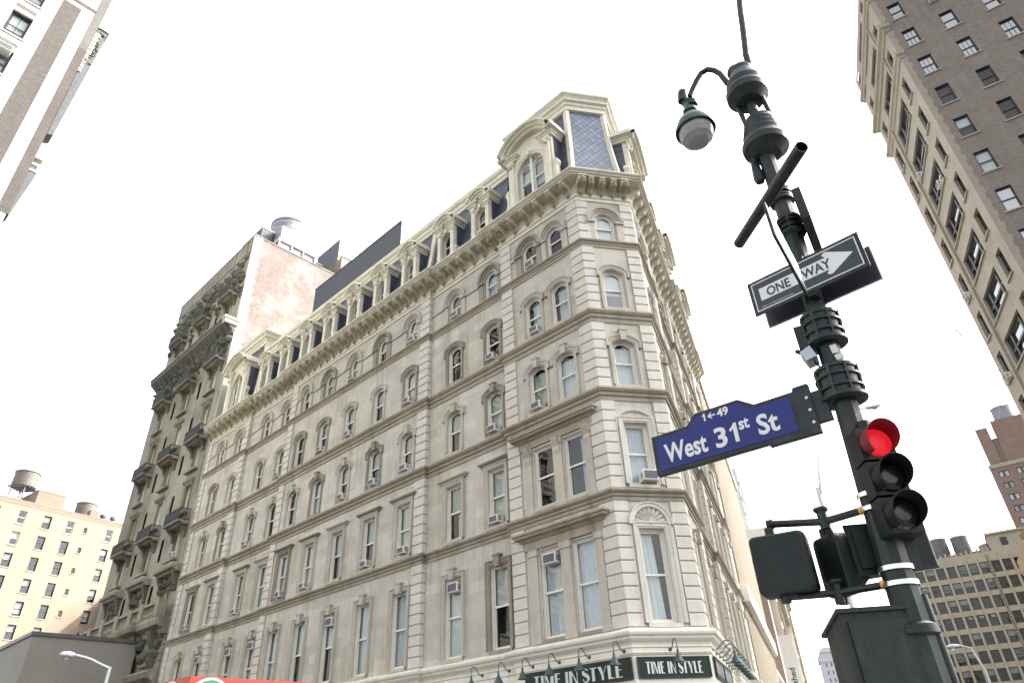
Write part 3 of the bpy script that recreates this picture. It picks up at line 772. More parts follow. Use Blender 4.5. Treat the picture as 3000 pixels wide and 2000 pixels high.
    if not big: 
        w_ = window(Fo, d, uc, 2*hw, zb, zt, 'round', 0, depth=.22, blind=random.choice([None,(.55,M['blind']),(.6,M['curtain'])]), glass=M['glass'], fr=.05)
    else:
        for sg in (-1,1):
            window(Fo, d, uc+sg*.48, .86, zb, zt-.22, 'seg', .36, depth=.22, blind=(.5,M['white']) if sg > 0 else (.3,M['blind']), fr=.06)
        mm = MB(); mm.box(F, uc-.07, uc+.07, zb, zt, o-.34, o-.1); mm.rings(F, growfn(uc, 2*hw, zb, zt, 'round', 0, 12), [(0,o-.2),(-.08,o-.2),(-.08,o-.34)]); 
        mm.extr(F, [(uc-.9,zt-.62)] + [(uc+.9*math.sin(t_), zt-.95+.93*math.cos(t_)) for t_ in [-.9+.15*k for k in range(13)]] + [(uc+.9,zt-.62)], o-.3,o-.34)
        mm.build('mullion', M['sash'], d)
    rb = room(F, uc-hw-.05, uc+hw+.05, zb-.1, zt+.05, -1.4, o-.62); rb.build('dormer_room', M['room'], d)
    return d
for u in (6.5,9.5,13.0,16.0,19.0,22.0,25.0,28.0,31.0): dormer(L, u)
dormer(L, 2.55, big=True); dormer(L, 36.0, big=True)
dormer(RR, 2.35, big=True); dormer(RR, 11.8, big=True); dormer(RR, 18.6, big=True)
dormer(RR, 6.0); dormer(RR, 8.6); dormer(RR, 15.0)
# towers
TP = [(.05,27.28),(-.10,27.7),(-.28,28.6),(-.42,30.0),(-.52,31.6),(-.60,33.5)]
TCO = [(-.62,33.3),(-.44,33.34),(-.44,33.62),(-.36,33.7),(-.36,33.86),(-.22,33.94),(-.22,34.1),(-.14,34.22),(-.06,34.3),(-.04,34.42),(-.10,34.5),(-.6,34.6)]
pth = [L.p2(5.0,-5), L.p2(5.0), V2(P), V2(Q), RR.p2(4.7), RR.p2(4.7,-5)]
s = MB(); l0 = s.sweep(pth[:3], TP, caps=False); s.sweep(pth[3:], TP, caps=False)
s = MB()
lines = MB().sweep(pth, TP, caps=False)
for i in (0,1,3,4):
    s.strip([l[i] for l in lines], [l[i+1] for l in lines])
s.build('tower_roof', M['slate'], hotel)
s = MB(); s.strip([l[2] for l in lines], [l[3] for l in lines]); s.build('tower_front_roof', M['scale'], hotel)
for i in (1,2,3,4):
    s = MB()
    for a, b in zip(lines, lines[1:]):
        p0, p1 = a[i], b[i]
        ctr = Vector((2.5,28.5,0)); outv = (p0-ctr); outv.z = 0; outv.normalize(); sd = Vector((-outv.y,outv.x,0))
        wv = .15
        s.hexa([p0+sd*wv-outv*.2,p0-sd*wv-outv*.2,p0-sd*wv*.7+outv*.1,p0+sd*wv*.7+outv*.1, p1+sd*wv-outv*.2,p1-sd*wv-outv*.2,p1-sd*wv*.7+outv*.1,p1+sd*wv*.7+outv*.1])
    s.build('tower_rib', M['cream'], hotel)
s = MB(); tl = s.sweep(pth, TCO, caps=False); s.poly(tl[-1]); s.build('tower_cornice', M['cream'], hotel)
pth2 = [L.p2(38.4,-5), L.p2(38.4), L.p2(33.2), L.p2(33.2,-5)]
s = MB(); l2 = s.sweep(pth2, TP, caps=False); s.build('tower_roof', M['slate'], hotel)
for i in (1,2):
    s = MB()
    for a, b in zip(l2, l2[1:]):
        p0, p1 = a[i], b[i]; dv = Vector((L.d.x,L.d.y,0))*.17; nv = Vector((L.n.x,L.n.y,0))*.08
        s.hexa([p0-dv-nv*2,p0+dv-nv*2,p0+dv+nv,p0-dv+nv,p1-dv-nv*2,p1+dv-nv*2,p1+dv+nv,p1-dv+nv])
    s.build('tower_rib', M['cream'], hotel)
s = MB(); tl = s.sweep(pth2, TCO, caps=False); s.poly(tl[-1]); s.build('tower_cornice', M['cream'], hotel)
s = MB(); pr = [(o+.16,z) for o,z in MP]+[(-.45,32.6)]
s.prism(L, 11.35, 11.7, pr + [(-1.2,32.6),(-1.2,27.3)]); s.build('party_parapet', M['cream'], hotel)
# roof bulkheads
s = MB(); s.box(L, 18.9, 31.3, 32.4, 38.95, -6.5, -3.0, 0)
for k in range(60):
    u = 19.0+k*.207; s.box(L, u, u+.03, 32.5, 38.85, -3.0, -2.985)
s.box(L, 18.86, 31.34, 38.95, 39.03, -6.54, -2.96)
s.build('roof_screen', M['blackm'], hotel)
s = MB(); s.box(L, 18.86, 18.895, 32.4, 38.94, -6.5, -3.02); s.build('screen_flank', M['tanksteel'], hotel)
s = MB(); s.tube([L.p(14,32.5,-4), L.p(14,36,-4)], .02, 6); s.tube([L.p(18.9,38.9,-3.2), L.p(13.5,35.7,-3.6)], .012, 5); s.build('guy_wire', M['galv'], hotel)
# ---- air conditioners in the hotel windows
FLN = {2:'tall lowest row of hotel windows',3:'second row of hotel windows',4:'keystoned third row of hotel windows',5:'hooded fourth row of hotel windows',6:'round-arched hotel row',7:'hotel dormer row'}
ORD = ['nearest','second','third','fourth','fifth','sixth','seventh','eighth','ninth','tenth','eleventh','twelfth','farthest']
LOOK = {0:'white air conditioner',1:'dark grilled air conditioner',2:'cream air conditioner'}
for fl, i, top in ((6,1,0),(6,3,0),(6,4,0),(6,6,0),(5,1,0),(5,2,0),(5,4,0),(5,6,0),(5,7,0),(5,9,0),(4,1,0),(4,2,0),(4,4,0),(4,5,0),(4,6,0),(4,10,0),(3,2,0),(3,4,0),(3,5,0),(3,7,0),(3,8,0),(3,10,0),(3,12,0),(2,1,1),(2,3,1),(2,6,1),(2,9,1),(2,10,1),(2,11,1)):
    u = BAY[i]; zb, zt, kd, rs, ww = FL[fl]; F = L.sh(seg_of(u, SEG))
    z = zt-.62 if top else zb+.08
    ac_unit(F, u-(.0 if top else random.choice([-.08,.1])), z, .54 if not top else .66, 'air conditioner in the %s, %s bay from the chamfered corner' % (FLN[fl], ORD[i]), h=.34 if not top else .42, out=.24 if not top else .10)
ac_unit(C, CCU+.12, 10.95, .62, 'white air conditioner in the chamfered corner window above the shell ornament', h=.42, out=.34)
# ================================================================== lettering
def text_polys(body, size, bold=0.0, spacing=1.0):
    """outline text from Blender's built-in font as a triangulated list in local (x,y), left baseline at 0"""
    cu = bpy.data.curves.new('t', 'FONT'); cu.body = body; cu.size = size; cu.offset = bold; cu.space_character = spacing; cu.resolution_u = 3
    ob = bpy.data.objects.new('t', cu); col.objects.link(ob)
    dg = bpy.context.evaluated_depsgraph_get(); me = bpy.data.meshes.new_from_object(ob.evaluated_get(dg))
    vs = [(v.co.x, v.co.y) for v in me.vertices]; fs = [tuple(p.vertices) for p in me.polygons]
    bpy.data.objects.remove(ob); bpy.data.curves.remove(cu); bpy.data.meshes.remove(me)
    return vs, fs
def put_text(mb, F, body, u, z, size, o, bold=0, m=0, spacing=1.0, width=None, centre=False, rot=0):
    vs, fs = text_polys(body, size, bold, spacing)
    x0 = min(v[0] for v in vs); x1 = max(v[0] for v in vs); k = (width/(x1-x0)) if width else 1.0
    c, s_ = math.cos(rot), math.sin(rot); out = []
    for x, y in vs:
        x = (x-x0)*k; 
        if centre: x -= (x1-x0)*k/2
        out.append(F.p(u + x*c - y*s_, z + x*s_ + y*c, o))
    mb.add(out, fs, m)
# hand-drawn deco capitals: fat left stems and hairline strokes, unit height 1
def deco(ch):
    f, t = .24, .055
    P_ = []
    def q(*p): P_.append(list(p))
    def bar(x0,y0,x1,y1): q((x0,y0),(x1,y0),(x1,y1),(x0,y1))
    w_ = .6
    if ch == 'T': bar(.16,0,.16+f,1); bar(0,1-t*1.3,.58,1); w_ = .58
    elif ch == 'I': bar(0,0,f,1); w_ = f
    elif ch == 'M': bar(0,0,t,1); q((t*.2,1),(t*.2+.2,1),(.48,0),(.34,0)); q((.40,.05),(.46,.05),(.66,1),(.6,1)); bar(.58,0,.58+f,1); w_ = .58+f
    elif ch == 'E': bar(0,0,f,1); bar(f,1-t*1.3,.5,1); bar(f,.52,.46,.52+t*1.2); bar(f,0,.52,t*1.3); w_ = .52
    elif ch == 'N': bar(0,0,f,1); q((f*.6,1),(f,1),(.72,0),(.58,0)); bar(.67,0,.67+t,1); w_ = .67+t
    elif ch == 'Y': q((0,1),(f+.04,1),(.44,.38),(.26,.34)); q((.40,.40),(.45,.44),(.70,1),(.64,1)); bar(.26,0,.26+.19,.42); w_ = .7
    elif ch == 'L': bar(0,0,f,1); bar(f,0,.52,t*1.3); w_ = .52
    elif ch == 'S':
        pts = []; n = 22
        for i in range(n+1):
            a = i/n
            if a < .5: th = R(20) + a*2*R(215); cx, cy, rx, ry = .27,.76,.20,.225
            else: th = R(235-180) - (a-.5)*2*R(225); th = R(55) - (a-.5)*2*R(235); cx, cy, rx, ry = .25,.26,.22,.245
            pts.append((cx+rx*math.cos(th), cy+ry*math.sin(th), a))
        w0 = lambda a: .035 + .105*math.exp(-((a-.5)/.2)**2)
        Lp = []; Rp = []
        for i, (x, y, a) in enumerate(pts):
            xa, ya, _ = pts[max(0,i-1)]; xb, yb, _ = pts[min(n,i+1)]
            dx, dy = xb-xa, yb-ya; l = math.hypot(dx, dy) or 1
            Lp.append((x-dy/l*w0(a), y+dx/l*w0(a))); Rp.append((x+dy/l*w0(a), y-dx/l*w0(a)))
        for i in range(n): q(Lp[i],Lp[i+1],Rp[i+1],Rp[i])
        w_ = .52
    return P_, w_
def deco_text(mb, F, s, u, z, h, width, o, m=0):
    x = 0; items = []
    for ch in s:
        if ch == ' ': x += .34; continue
        ps, w_ = deco(ch); items.append((ps, x)); x += w_ + .10
    k = width/(x-.10)
    for ps, x0 in items:
        for p in ps: mb.poly([F.p(u+(x0+a)*k, z+b*h, o) for a, b in p], m)
LT = Fr(L.p2(0), L.az+180, True)       # reads left to right: u negative along L
def shop_sign(F, u0, u1, z0, z1, label, txt=None, off=.05):
    t = thing('shop_sign', F.p((u0+u1)/2, z0, .08), label, 'shop sign', 'green fascia signs of the corner shop')
    b = MB(); b.box(F, u0, u1, z0, z1, off, off+.05); b.build('board', M['green'], t)
    e = MB(); w_ = .025
    for a, c, d_, f_ in ((u0,u1,z0-w_,z0),(u0,u1,z1,z1+w_),(u0-w_,u0,z0-w_,z1+w_),(u1,u1+w_,z0-w_,z1+w_)): e.box(F, a, c, d_, f_, off, off+.07)
    e.build('frame', M['signblack'], t)
    if txt:
        l = MB(); deco_text(l, F, txt[0], txt[1], txt[2], txt[3], txt[4], off+.056); l.build('lettering', M['signwhite'], t)
    return t
shop_sign(LT, -4.85, -.08, 4.15, 4.78, 'long dark green shop sign with white deco letters left of the chamfered corner', ('TIME IN STYLE', -4.45, 4.23, .42, 4.0))
shop_sign(C, .10, 2.64, 4.16, 4.76, 'dark green shop sign with white deco letters across the chamfered corner', ('TIME IN STYLE', .36, 4.27, .36, 2.0))
shop_sign(RR, .12, 2.55, 4.16, 4.76, 'first green shop sign right of the chamfer, foreshortened with white deco letters', ('TIME IN STYLE', .3, 4.27, .36, 2.0))
shop_sign(RR, 2.62, 5.1, 4.16, 4.76, 'second green shop sign from the chamfer on the right-hand street, foreshortened', ('TIME IN STYLE', 2.85, 4.27, .36, 2.0))
t = thing('conduit_pipe', C.p(CCU,4.9,.06), 'thin pale conduit pipe running above the green corner sign', 'pipe')
s = MB(); s.tube([L.p(.5,4.92,.10),L.p(-.03,4.92,.10),C.p(.0,4.92,.1),C.p(CW,4.92,.1),RR.p(.1,4.94,.12),RR.p(.16,4.95,.3),RR.p(.2,4.95,.55)], .018, 6); s.build('tube', M['cream2'], t)
def gooseneck(F, u, z, label, out=.62, lean=.0):
    t = thing('gooseneck_lamp', F.p(u, z, .05), label, 'sign lamp', 'green gooseneck lamps over the shop signs')
    a = MB(); pts = []
    for q, (o, h) in enumerate(((.05,0),(.14,-.01),(.24,.05),(.34,.18),(.43,.27),(.55,.27),(.63,.18),(.65,.02),(.65,-.10))): pts.append(F.p(u+lean*o, z+h, o*out/.62))
    a.tube(pts, .017, 7); a.build('arm', M['lampgreen'], t, smooth=60)
    p = MB(); p.lathe(F.p(u,z,.03), [(.0,.05),(.05,.045),(.065,.02),(.065,0)], axis=Vector((F.n.x,F.n.y,0)), n=12); p.build('wall_plate', M['lampgreen'], t, smooth=30)
    h = MB(); e = pts[-1]; h.lathe(e, [(.028,.04),(.04,0),(.045,-.08),(.065,-.12),(.13,-.25),(.18,-.33),(.188,-.36),(.17,-.35),(.05,-.13)], n=16); h.build('shade', M['lampgreen'], t, smooth=35)
for u, lb in ((.32,'over the right end of the left-hand sign, nearest the chamfer'),(1.82,'over the middle of the left-hand sign, second from the chamfer'),(3.2,'over the left-hand sign, third from the chamfer'),(4.5,'over the left end of the left-hand sign'),(5.75,'just left of the left-hand sign'),(7.25,'farthest left on the cream fascia')):
    gooseneck(L, u, 5.0, 'green gooseneck lamp %s' % lb)
gooseneck(C, 1.32, 5.0, 'green gooseneck lamp over the chamfered corner sign')
for k, lb in enumerate(('nearest','second','third','fourth','fifth','sixth','seventh')):
    gooseneck(RR, .30+1.02*k, 5.0, 'green gooseneck lamp on the right-hand street, %s to the chamfer' % lb, out=.75)
# ================================================================== ornate tower next door
TW0, TW1, TH = 40.0, 57.0, 49.0
tower = thing('ornate_tower', L.p(48.5,0,-8), 'tall soot-stained ornate apartment tower with carved balconies and a pale brick side wall', 'apartment building')
s = MB()
COLS = [42.4,48.1,53.8]; SL = [45.3,51.0]
s2 = MB()
rows = [30.6+3.75*k for k in range(-5,5)]
tw_ops = []
zprev = 0
edges = [rows[0]-3.0] + [(a+.75) for a in rows]
wall(s, L, TW0, TW1, 0, edges[0], [])
for k, zt in enumerate(rows):
    ops = [(u, 1.15, zt-2.35, zt, 'rect', 0) for u in COLS] + [(u, .5, zt-2.0, zt-.15, 'rect', 0) for u in SL]
    wall(s, L, TW0, TW1, edges[k], edges[k+1], ops)
wall(s, L, TW0, TW1, edges[-1], TH, [])
FB = Fr(L.p2(TW0), 42.418, True)          # side wall frame, u runs away from the street
for z0, z1, a, b in ((0,TH,0,.0),): pass
s.poly([L.p(TW1,0,0),L.p(TW1,TH,0),L.p(TW1,TH,-20),L.p(TW1,0,-20)])
s.build('front_wall', M['limestone'], tower)
s = MB(); op = [(8.6, 1.5, 43.6, 46.0, 'rect', 0)]
wall(s, FB, .75, 10.2, 0, 49.3, op); wall(s, FB, 10.2, 20, 0, 52.3, []); s.poly([FB.p(10.2,49.3,0),FB.p(10.2,52.3,0),FB.p(10.2,52.3,-9),FB.p(10.2,49.3,-9)])
s.poly([FB.p(0,49.2,-.4),FB.p(10.2,49.2,-.4),FB.p(10.2,49.2,-16),FB.p(0,49.2,-16)]); s.poly([L.p(TW0,TH,0),L.p(TW1,TH,0),L.p(TW1,TH,-3),L.p(TW0,TH,-3)])
s.poly([FB.p(10.2,52.3,0),FB.p(20,52.3,0),FB.p(20,52.3,-9),FB.p(10.2,52.3,-9)])
s.build('side_wall', M['sidebrick'], tower)
s = MB(); z = 0; k = 0
while z < 49.2:
    w_ = (.98 if k % 2 else .82); s.box(FB, 0, w_, z, min(z+.55,50.2), -.2, .012 if k % 2 else .014); z += .55; k += 1
s.build('corner_quoins', M['whitequoin'], tower)
s = MB(); s.box(FB, 0, 10.25, 49.3, 49.42, -.4, .06); s.box(FB, 10.15, 20, 52.3, 52.45, -.4, .06); s.box(L, TW0, TW1, TH, TH+.15, -.4, .08); s.box(L, TW0, TW1, TH-1.7, TH, -.3, .05)
s.build('parapet_coping', M['limestone'], tower)
window(FB, tower, 8.6, 1.5, 43.6, 46.0, depth=.12, frame=M['sash'], sill=True, surround='reveal', smat=M['whitequoin'], blind=(.5,M['white']))
s = MB(); s.box(FB, 7.7, 9.5, 46.05, 46.6, -.1, .03); s.build('lintel', M['whitequoin'], tower)
for k, zt in enumerate(rows):
    for j, u in enumerate(COLS):
        window(L, tower, u, 1.15, zt-2.35, zt, depth=.3, surround='plain' if (k+j) % 2 else 'reveal', smat=M['limestone'], blind=random.choice([None,(.5,M['blind']),(.0,M['blind']),(.45,M['white'])]), curtain=(0,1,M['curtain']) if random.random() < .25 else None, fr=.09)
    for u in SL:
        g = MB(); g.box(L, u-.25, u+.25, zt-2.0, zt-.15, -.45, -.32); g.build('slit_window', M['glassd'], tower)
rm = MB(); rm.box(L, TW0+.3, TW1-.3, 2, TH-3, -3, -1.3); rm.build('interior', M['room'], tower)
# sills and small hoods
for zt in rows:
    for u in COLS:
        s = MB(); s.box(L, u-1.0, u+1.0, zt-2.6, zt-2.42, 0, .35); s.build('sill', M['stained'], tower); s = MB(); s.prism(L, u-.95, u+.95, [(0,zt+.16),(.1,zt+.16),(.25,zt+.3),(.3,zt+.4),(0,zt+.46)]); s.build('window_hood', M['stained'], tower)
# balconies
def tower_balcony(u, zf, w_=2.9):
    b = MB(); b.prism(L, u-w_/2, u+w_/2, [(0,zf-.25),(.5,zf-.25),(.62,zf-.1),(.95,zf-.1),(.95,zf),(0,zf)])
    ba = b.build('balcony', M['stained'], tower)
    c = MB()
    for sg in (-1,1): c.prism(L, u+sg*(w_/2-.35)-.16, u+sg*(w_/2-.35)+.16, [(0,zf-1.2),(.12,zf-1.15),(.18,zf-.85),(.35,zf-.55),(.72,zf-.25),(0,zf-.25)])
    c.build('bracket', M['carved'], ba)
    r = MB()
    for o0, a0, a1 in ((.9,u-w_/2+.04,u+w_/2-.04),):
        for z in (zf+.08, zf+.95): r.box(L, a0, a1, z, z+.06, o0-.03, o0+.03)
        n = 22
        for k in range(n+1): q = a0+(a1-a0)*k/n; r.box(L, q-.022, q+.022, zf+.08, zf+.95, o0-.02, o0+.02)
        for k in range(n//2): q = a0+(a1-a0)*(k+.5)*2/n; r.lathe(L.p(q, zf+.52, o0), [(.16,-.012),(.16,.012),(.11,.012),(.11,-.012),(.16,-.012)], axis=Vector((L.n.x,L.n.y,0)), n=8)
    for sg in (-1,1):
        e = u+sg*(w_/2-.05)
        for z in (zf+.08, zf+.95): r.box(L, e-.03, e+.03, z, z+.06, .05, .9)
        for k in range(6): r.box(L, e-.022, e+.022, zf+.08, zf+.95, .1+k*.15, .14+k*.15)
    r.build('railing', M['iron'], ba)
for zf in (34.75, 26.95, 19.6):
    for u in COLS: tower_balcony(u-.35, zf)
for u in COLS: tower_balcony(u-.2, 42.3, 2.6)
def carve(mb, F, u0, u1, z0, z1, omax, n, smin=.12, smax=.4):
    for _ in range(n):
        u = random.uniform(u0,u1); z = random.uniform(z0,z1); r_ = random.uniform(smin,smax); o = random.uniform(.2,1)*omax
        mb.lathe(F.p(u,z,0), [(r_*1.1,0),(r_,o*.45),(r_*.62,o*.8),(.01,o)], axis=Vector((F.n.x+random.uniform(-.2,.2),F.n.y,random.uniform(-.3,.3))), n=6)
s = MB(); carve(s, L, TW0+.3, TW1-.2, 45.0, 46.7, .5, 90, .15, .42)
for u in COLS: carve(s, L, u-1.6, u+1.6, 43.6, 45.3, .5, 22); 
for u in (40.5,45.2,51,56.4): carve(s, L, u-.5, u+.5, 41.5, 45, .35, 22, .1, .25)
s.build('frieze_carving', M['carved'], tower)
s = MB(); s.sweep([L.p2(TW1,0),L.p2(TW0-.05,0)], [(0,37.2),(.15,37.25),(.25,37.6),(.4,37.75),(.9,38.2),(1.0,38.3),(1.0,38.55),(1.12,38.75),(.9,38.85),(0,38.95)]); s.build('cornice', M['carved'], tower)
s = MB(); carve(s, L, TW0+.2, TW1-.1, 36.5, 38.2, .75, 130, .15, .4); carve(s, L, TW0+.3, TW1, 35.4, 36.6, .4, 50, .12, .3)
for k in range(16): 
    u = TW0+.5+k*1.05; s.prism(L, u-.14, u+.14, [(0,36.9),(.2,36.9),(.3,37.4),(.85,38.1),(0,38.2)])
s.build('cornice_carving', M['carved'], tower)
s = MB(); s.box(FB, -.95, .0, 38.3, 38.75, -.0, .22) if False else None
s.sweep([L.p2(TW0-.05,.9), L.p2(TW0-.05,0)] if False else [L.p2(TW0+.4,1.02),L.p2(TW0-.1,1.02),L.p2(TW0-.1,-.3)], [(0,38.0),(.1,38.05),(.1,38.35),(.2,38.5),(.2,38.7),(0,38.8)]); s.build('cornice_return', M['whitequoin'], tower)
# row of small pediments, big balustrade and base cornice
def pediment(u, z):
    p = MB(); p.prism(L, u-1.75, u+1.75, [(0,z-.35),(.4,z-.35),(.5,z-.2),(.75,z-.12),(.8,z+.05),(0,z+.2)]); p.extr(L, [(u-1.6,z+.1),(u+1.6,z+.1),(u+.9,z+.5),(u-.9,z+.5)], 0, .5)
    o = p.build('pediment', M['stained'], tower); c = MB(); carve(c, L, u-1.4, u+1.4, z-1.6, z-.5, .45, 24, .1, .28)
    for sg in (-1,1): c.prism(L, u+sg*1.35-.18, u+sg*1.35+.18, [(0,z-1.7),(.15,z-1.6),(.25,z-1),(.55,z-.35),(0,z-.35)])
    c.build('carving', M['carved'], o)
for u in COLS: pediment(u-.5, 16.0)
s = MB(); s.sweep([L.p2(TW1,0),L.p2(52.4,0),L.p2(52.4,.35),L.p2(51,.35),L.p2(51,0),L.p2(46.4,0),L.p2(46.4,.35),L.p2(45,.35),L.p2(45,0),L.p2(40.1,0)], [(0,11.2),(.3,11.25),(.4,11.6),(.9,11.8),(1.0,12.1),(1.0,12.35),(0,12.4)]); bs = s.build('balustrade_ledge', M['limestone'], tower)
s = MB(); s.box(L, 40.2, TW1, 13.3, 13.5, .65, 1.0); 
for k in range(56): 
    u = 40.4+k*.3; s.lathe(L.p(u,12.4,.82), [(.05,0),(.11,.25),(.05,.5),(.05,.9)], n=6)
for u in (40.5,43.5,45.7,48.5,51.7,54.5,56.6): s.box(L, u-.35, u+.35, 12.36, 13.56, .5, 1.06)
s.build('balustrade', M['stained'], bs)
s = MB(); carve(s, L, TW0+.5, TW1, 9.9, 11.3, .7, 80, .15, .4)
for u in (41.5,45.7,51.7,55.5): s.prism(L, u-.35, u+.35, [(0,8.8),(.2,8.9),(.5,9.6),(.35,10.2),(.7,10.9),(.9,11.5),(0,11.5)])
s.build('base_carving', M['carved'], tower)
s = MB(); s.sweep([L.p2(TW1,0),L.p2(40.1,0)], [(0,7.6),(.25,7.7),(.35,8.1),(.75,8.35),(.85,8.7),(.7,8.85),(0,8.95)]); 
for k in range(12): s.box(L, 40.1, TW1, .6+k*.62, .6+k*.62+.55, 0, .09)
for u in COLS+SL: s.prism(L, u-.3, u+.3, [(0,6.2),(.2,6.3),(.6,7.7),(0,7.7)])
s.build('base_cornice', M['limestone'], tower)
s = MB()
for k in range(5): s.box(L, 40.1, TW1, 9.0+k*.5, 9.0+k*.5+.44, 0, .06)
s.build('base_rustication', M['limestone'], tower)
def glazed_ac(F, u, z, lb): return ac_unit(F, u, z, .6, lb, h=.4, out=.35, group='air conditioners of the ornate tower')
glazed_ac(L, 53.9, rows[1]-2.3, 'air conditioner low on the left column of the ornate tower'); glazed_ac(L, 42.1, rows[2]-2.3, 'air conditioner on the right column of the ornate tower beside the marble hotel')
# roof equipment on the tower
t = thing('roof_screen_box', FB.p(5.2,49.4,-2), 'grey louvred metal screen box on white legs on the brick-sided roof', 'roof screen')
b = MB(); b.box(FB, 3.1, 7.5, 51.7, 53.3, -6, -1.0); b.build('upper_panel', M['tanksteel'], t)
b = MB(); b.box(FB, 3.0, 7.6, 51.2, 51.6, -6.05, -.95)
for u in (3.1,4.6,6.0,7.5): b.extr(FB, [(u-.3,49.4),(u+.3,49.4),(u+.06,50.2),(u+.05,51.3),(u-.05,51.3),(u-.06,50.2)], -1.1, -1.0)
b.build('frame', M['signwhite'], t); b = MB(); b.box(FB, 3.15, 7.45, 49.4, 51.2, -5.8, -1.15); b.build('lower_panel', M['tanksteel'], t)
t = thing('water_tank', FB.p(5.3,54.3,-5), 'squat pale metal water tank behind the screen box on the tall brick-sided tower', 'water tank', 'rooftop water tanks')
b = MB(); c = FB.p(5.6,51.5,-4.6)
b.lathe(c, [(2.05,0),(2.05,5.0),(2.12,5.0),(2.12,5.15),(.0,5.5)], n=32); 
b.build('drum', M['tanksteel'], t, smooth=30); b = MB()
for k in range(6): b.lathe(c+Vector((0,0,.5+k*.8)), [(2.05,0),(2.09,.02),(2.09,.07),(2.05,.09)], n=32)
b.build('hoop', M['galv'], t, smooth=30)
for nm, u0, u1, z0, z1, o0, o1, lb in (('roof_bulkhead',7.2,10.1,49.4,53.2,-9,-4,'small black roof bulkhead between the two heights of the brick side wall'),('roof_bulkhead',10.9,14.2,52.4,56.6,-7,-2.2,'tall dark roof bulkhead with one white sunlit flank behind the brick wall'),('roof_bulkhead',1.6,3.0,49.4,53.0,-7,-2.5,'dark roof bulkhead left of the grey screen box')):
    t = thing(nm, FB.p((u0+u1)/2,z0,(o0+o1)/2), lb, 'roof bulkhead'); b = MB(); b.box(FB, u0, u1, z0, z1, o0, o1)
    b.build('body', M['blackm'], t); b = MB(); b.box(FB, u0-.05, u1+.05, z1, z1+.1, o0-.05, o1+.05); b.build('cap', M['galv'], t)
    if 'white' in lb: b = MB(); b.box(FB, u0+.05, u1-.05, z0, z1-.05, o1, o1+.02); b.build('white_panel', M['signwhite'], t)
# ================================================================== tan brick building with water towers, low grey building
def az2(a, r_): return (math.sin(R(a))*r_, math.cos(R(a))*r_)
T = Fr(az2(-31.1,125), 34, True)
tan = thing('tan_brick_building', T.p(-9,0,-6), 'tan brick building with rows of sash windows lit by the sun at lower left', 'building')
TX = -32.0; TT = 38.3
tcols = [(-14.75,1.1),(-11.3,1.1),(-8.0,1.1),(-2.05,1.05),(-18.3,1.1),(-21.8,1.1)]
trow = [36.95-3.05*k for k in range(10)]
s = MB(); e = [0]+[z-2.5 for z in trow[::-1]]+[TT]; e = [0, trow[-1]-2.6]+[z+.45 for z in trow[::-1]]
wall(s, T, TX, 3.0, 0, e[1], [])
for k, zt in enumerate(trow[::-1]):
    wall(s, T, TX, 3.0, e[k+1], e[k+2], [(u,w_,zt-1.9,zt,'rect',0) for u,w_ in tcols] + [(-5.7,.52,zt-1.3,zt-.45,'rect',0)])
wall(s, T, TX, 3.0, e[-1], 37.6, [])
s.poly([T.p(TX,0,0),T.p(TX,TT,0),T.p(TX,TT,-18),T.p(TX,0,-18)]); s.poly([T.p(3,0,0),T.p(3,TT,0),T.p(3,TT,-18),T.p(3,0,-18)])
s.build('wall', M['tan'], tan)
s = MB(); s.box(T, TX, 3.0, 37.6, TT, -.4, .02); s.box(T, -13.7, -9.9, TT, 40.4, -6, -.02); s.box(T, -5.7,-4.4, TT, 39.4, -1.2, -.0); s.build('parapet', M['tandark'], tan)
s = MB(); s.poly([T.p(TX,TT-.3,-.3),T.p(3,TT-.3,-.3),T.p(3,TT-.3,-18),T.p(TX,TT-.3,-18)]); s.build('roof', M['roofm'], tan)
s = MB(); s.box(T, TX, 3.05, TT, TT+.08, -.45, .06); s.box(T, -13.75,-9.85, 40.4, 40.5, -6.05, .03); s.build('coping', M['tankcap'], tan)
for k, zt in enumerate(trow):
    for u, w_ in tcols:
        window(T, tan, u, w_, zt-1.9, zt, depth=.16, frame=M['darkframe'] if random.random() < .75 else M['sash'], sill=False, surround='reveal', smat=M['tan'], fr=.07, blind=random.choice([None,None,(.5,M['white']),(.55,M['blind']),(.2,M['blind'])]))
    g = MB(); g.box(T, -5.96, -5.44, zt-1.3, zt-.45, -.3, -.14); g.build('bathroom_window', M['glassd'], tan)
for zt in trow:
    for u, w_ in tcols+[(-5.7,.6)]:
        s = MB(); d_ = 1.9 if w_ > .7 else 1.3; s.box(T, u-w_/2-.1, u+w_/2+.1, zt-d_-.12, zt-d_, -.1, .07); s.build('window_sill', M['tankcap'], tan)
rm = MB(); rm.box(T, TX+.2, 2.8, 1, 37.3, -3, -1.2); rm.build('interior', M['room'], tan)
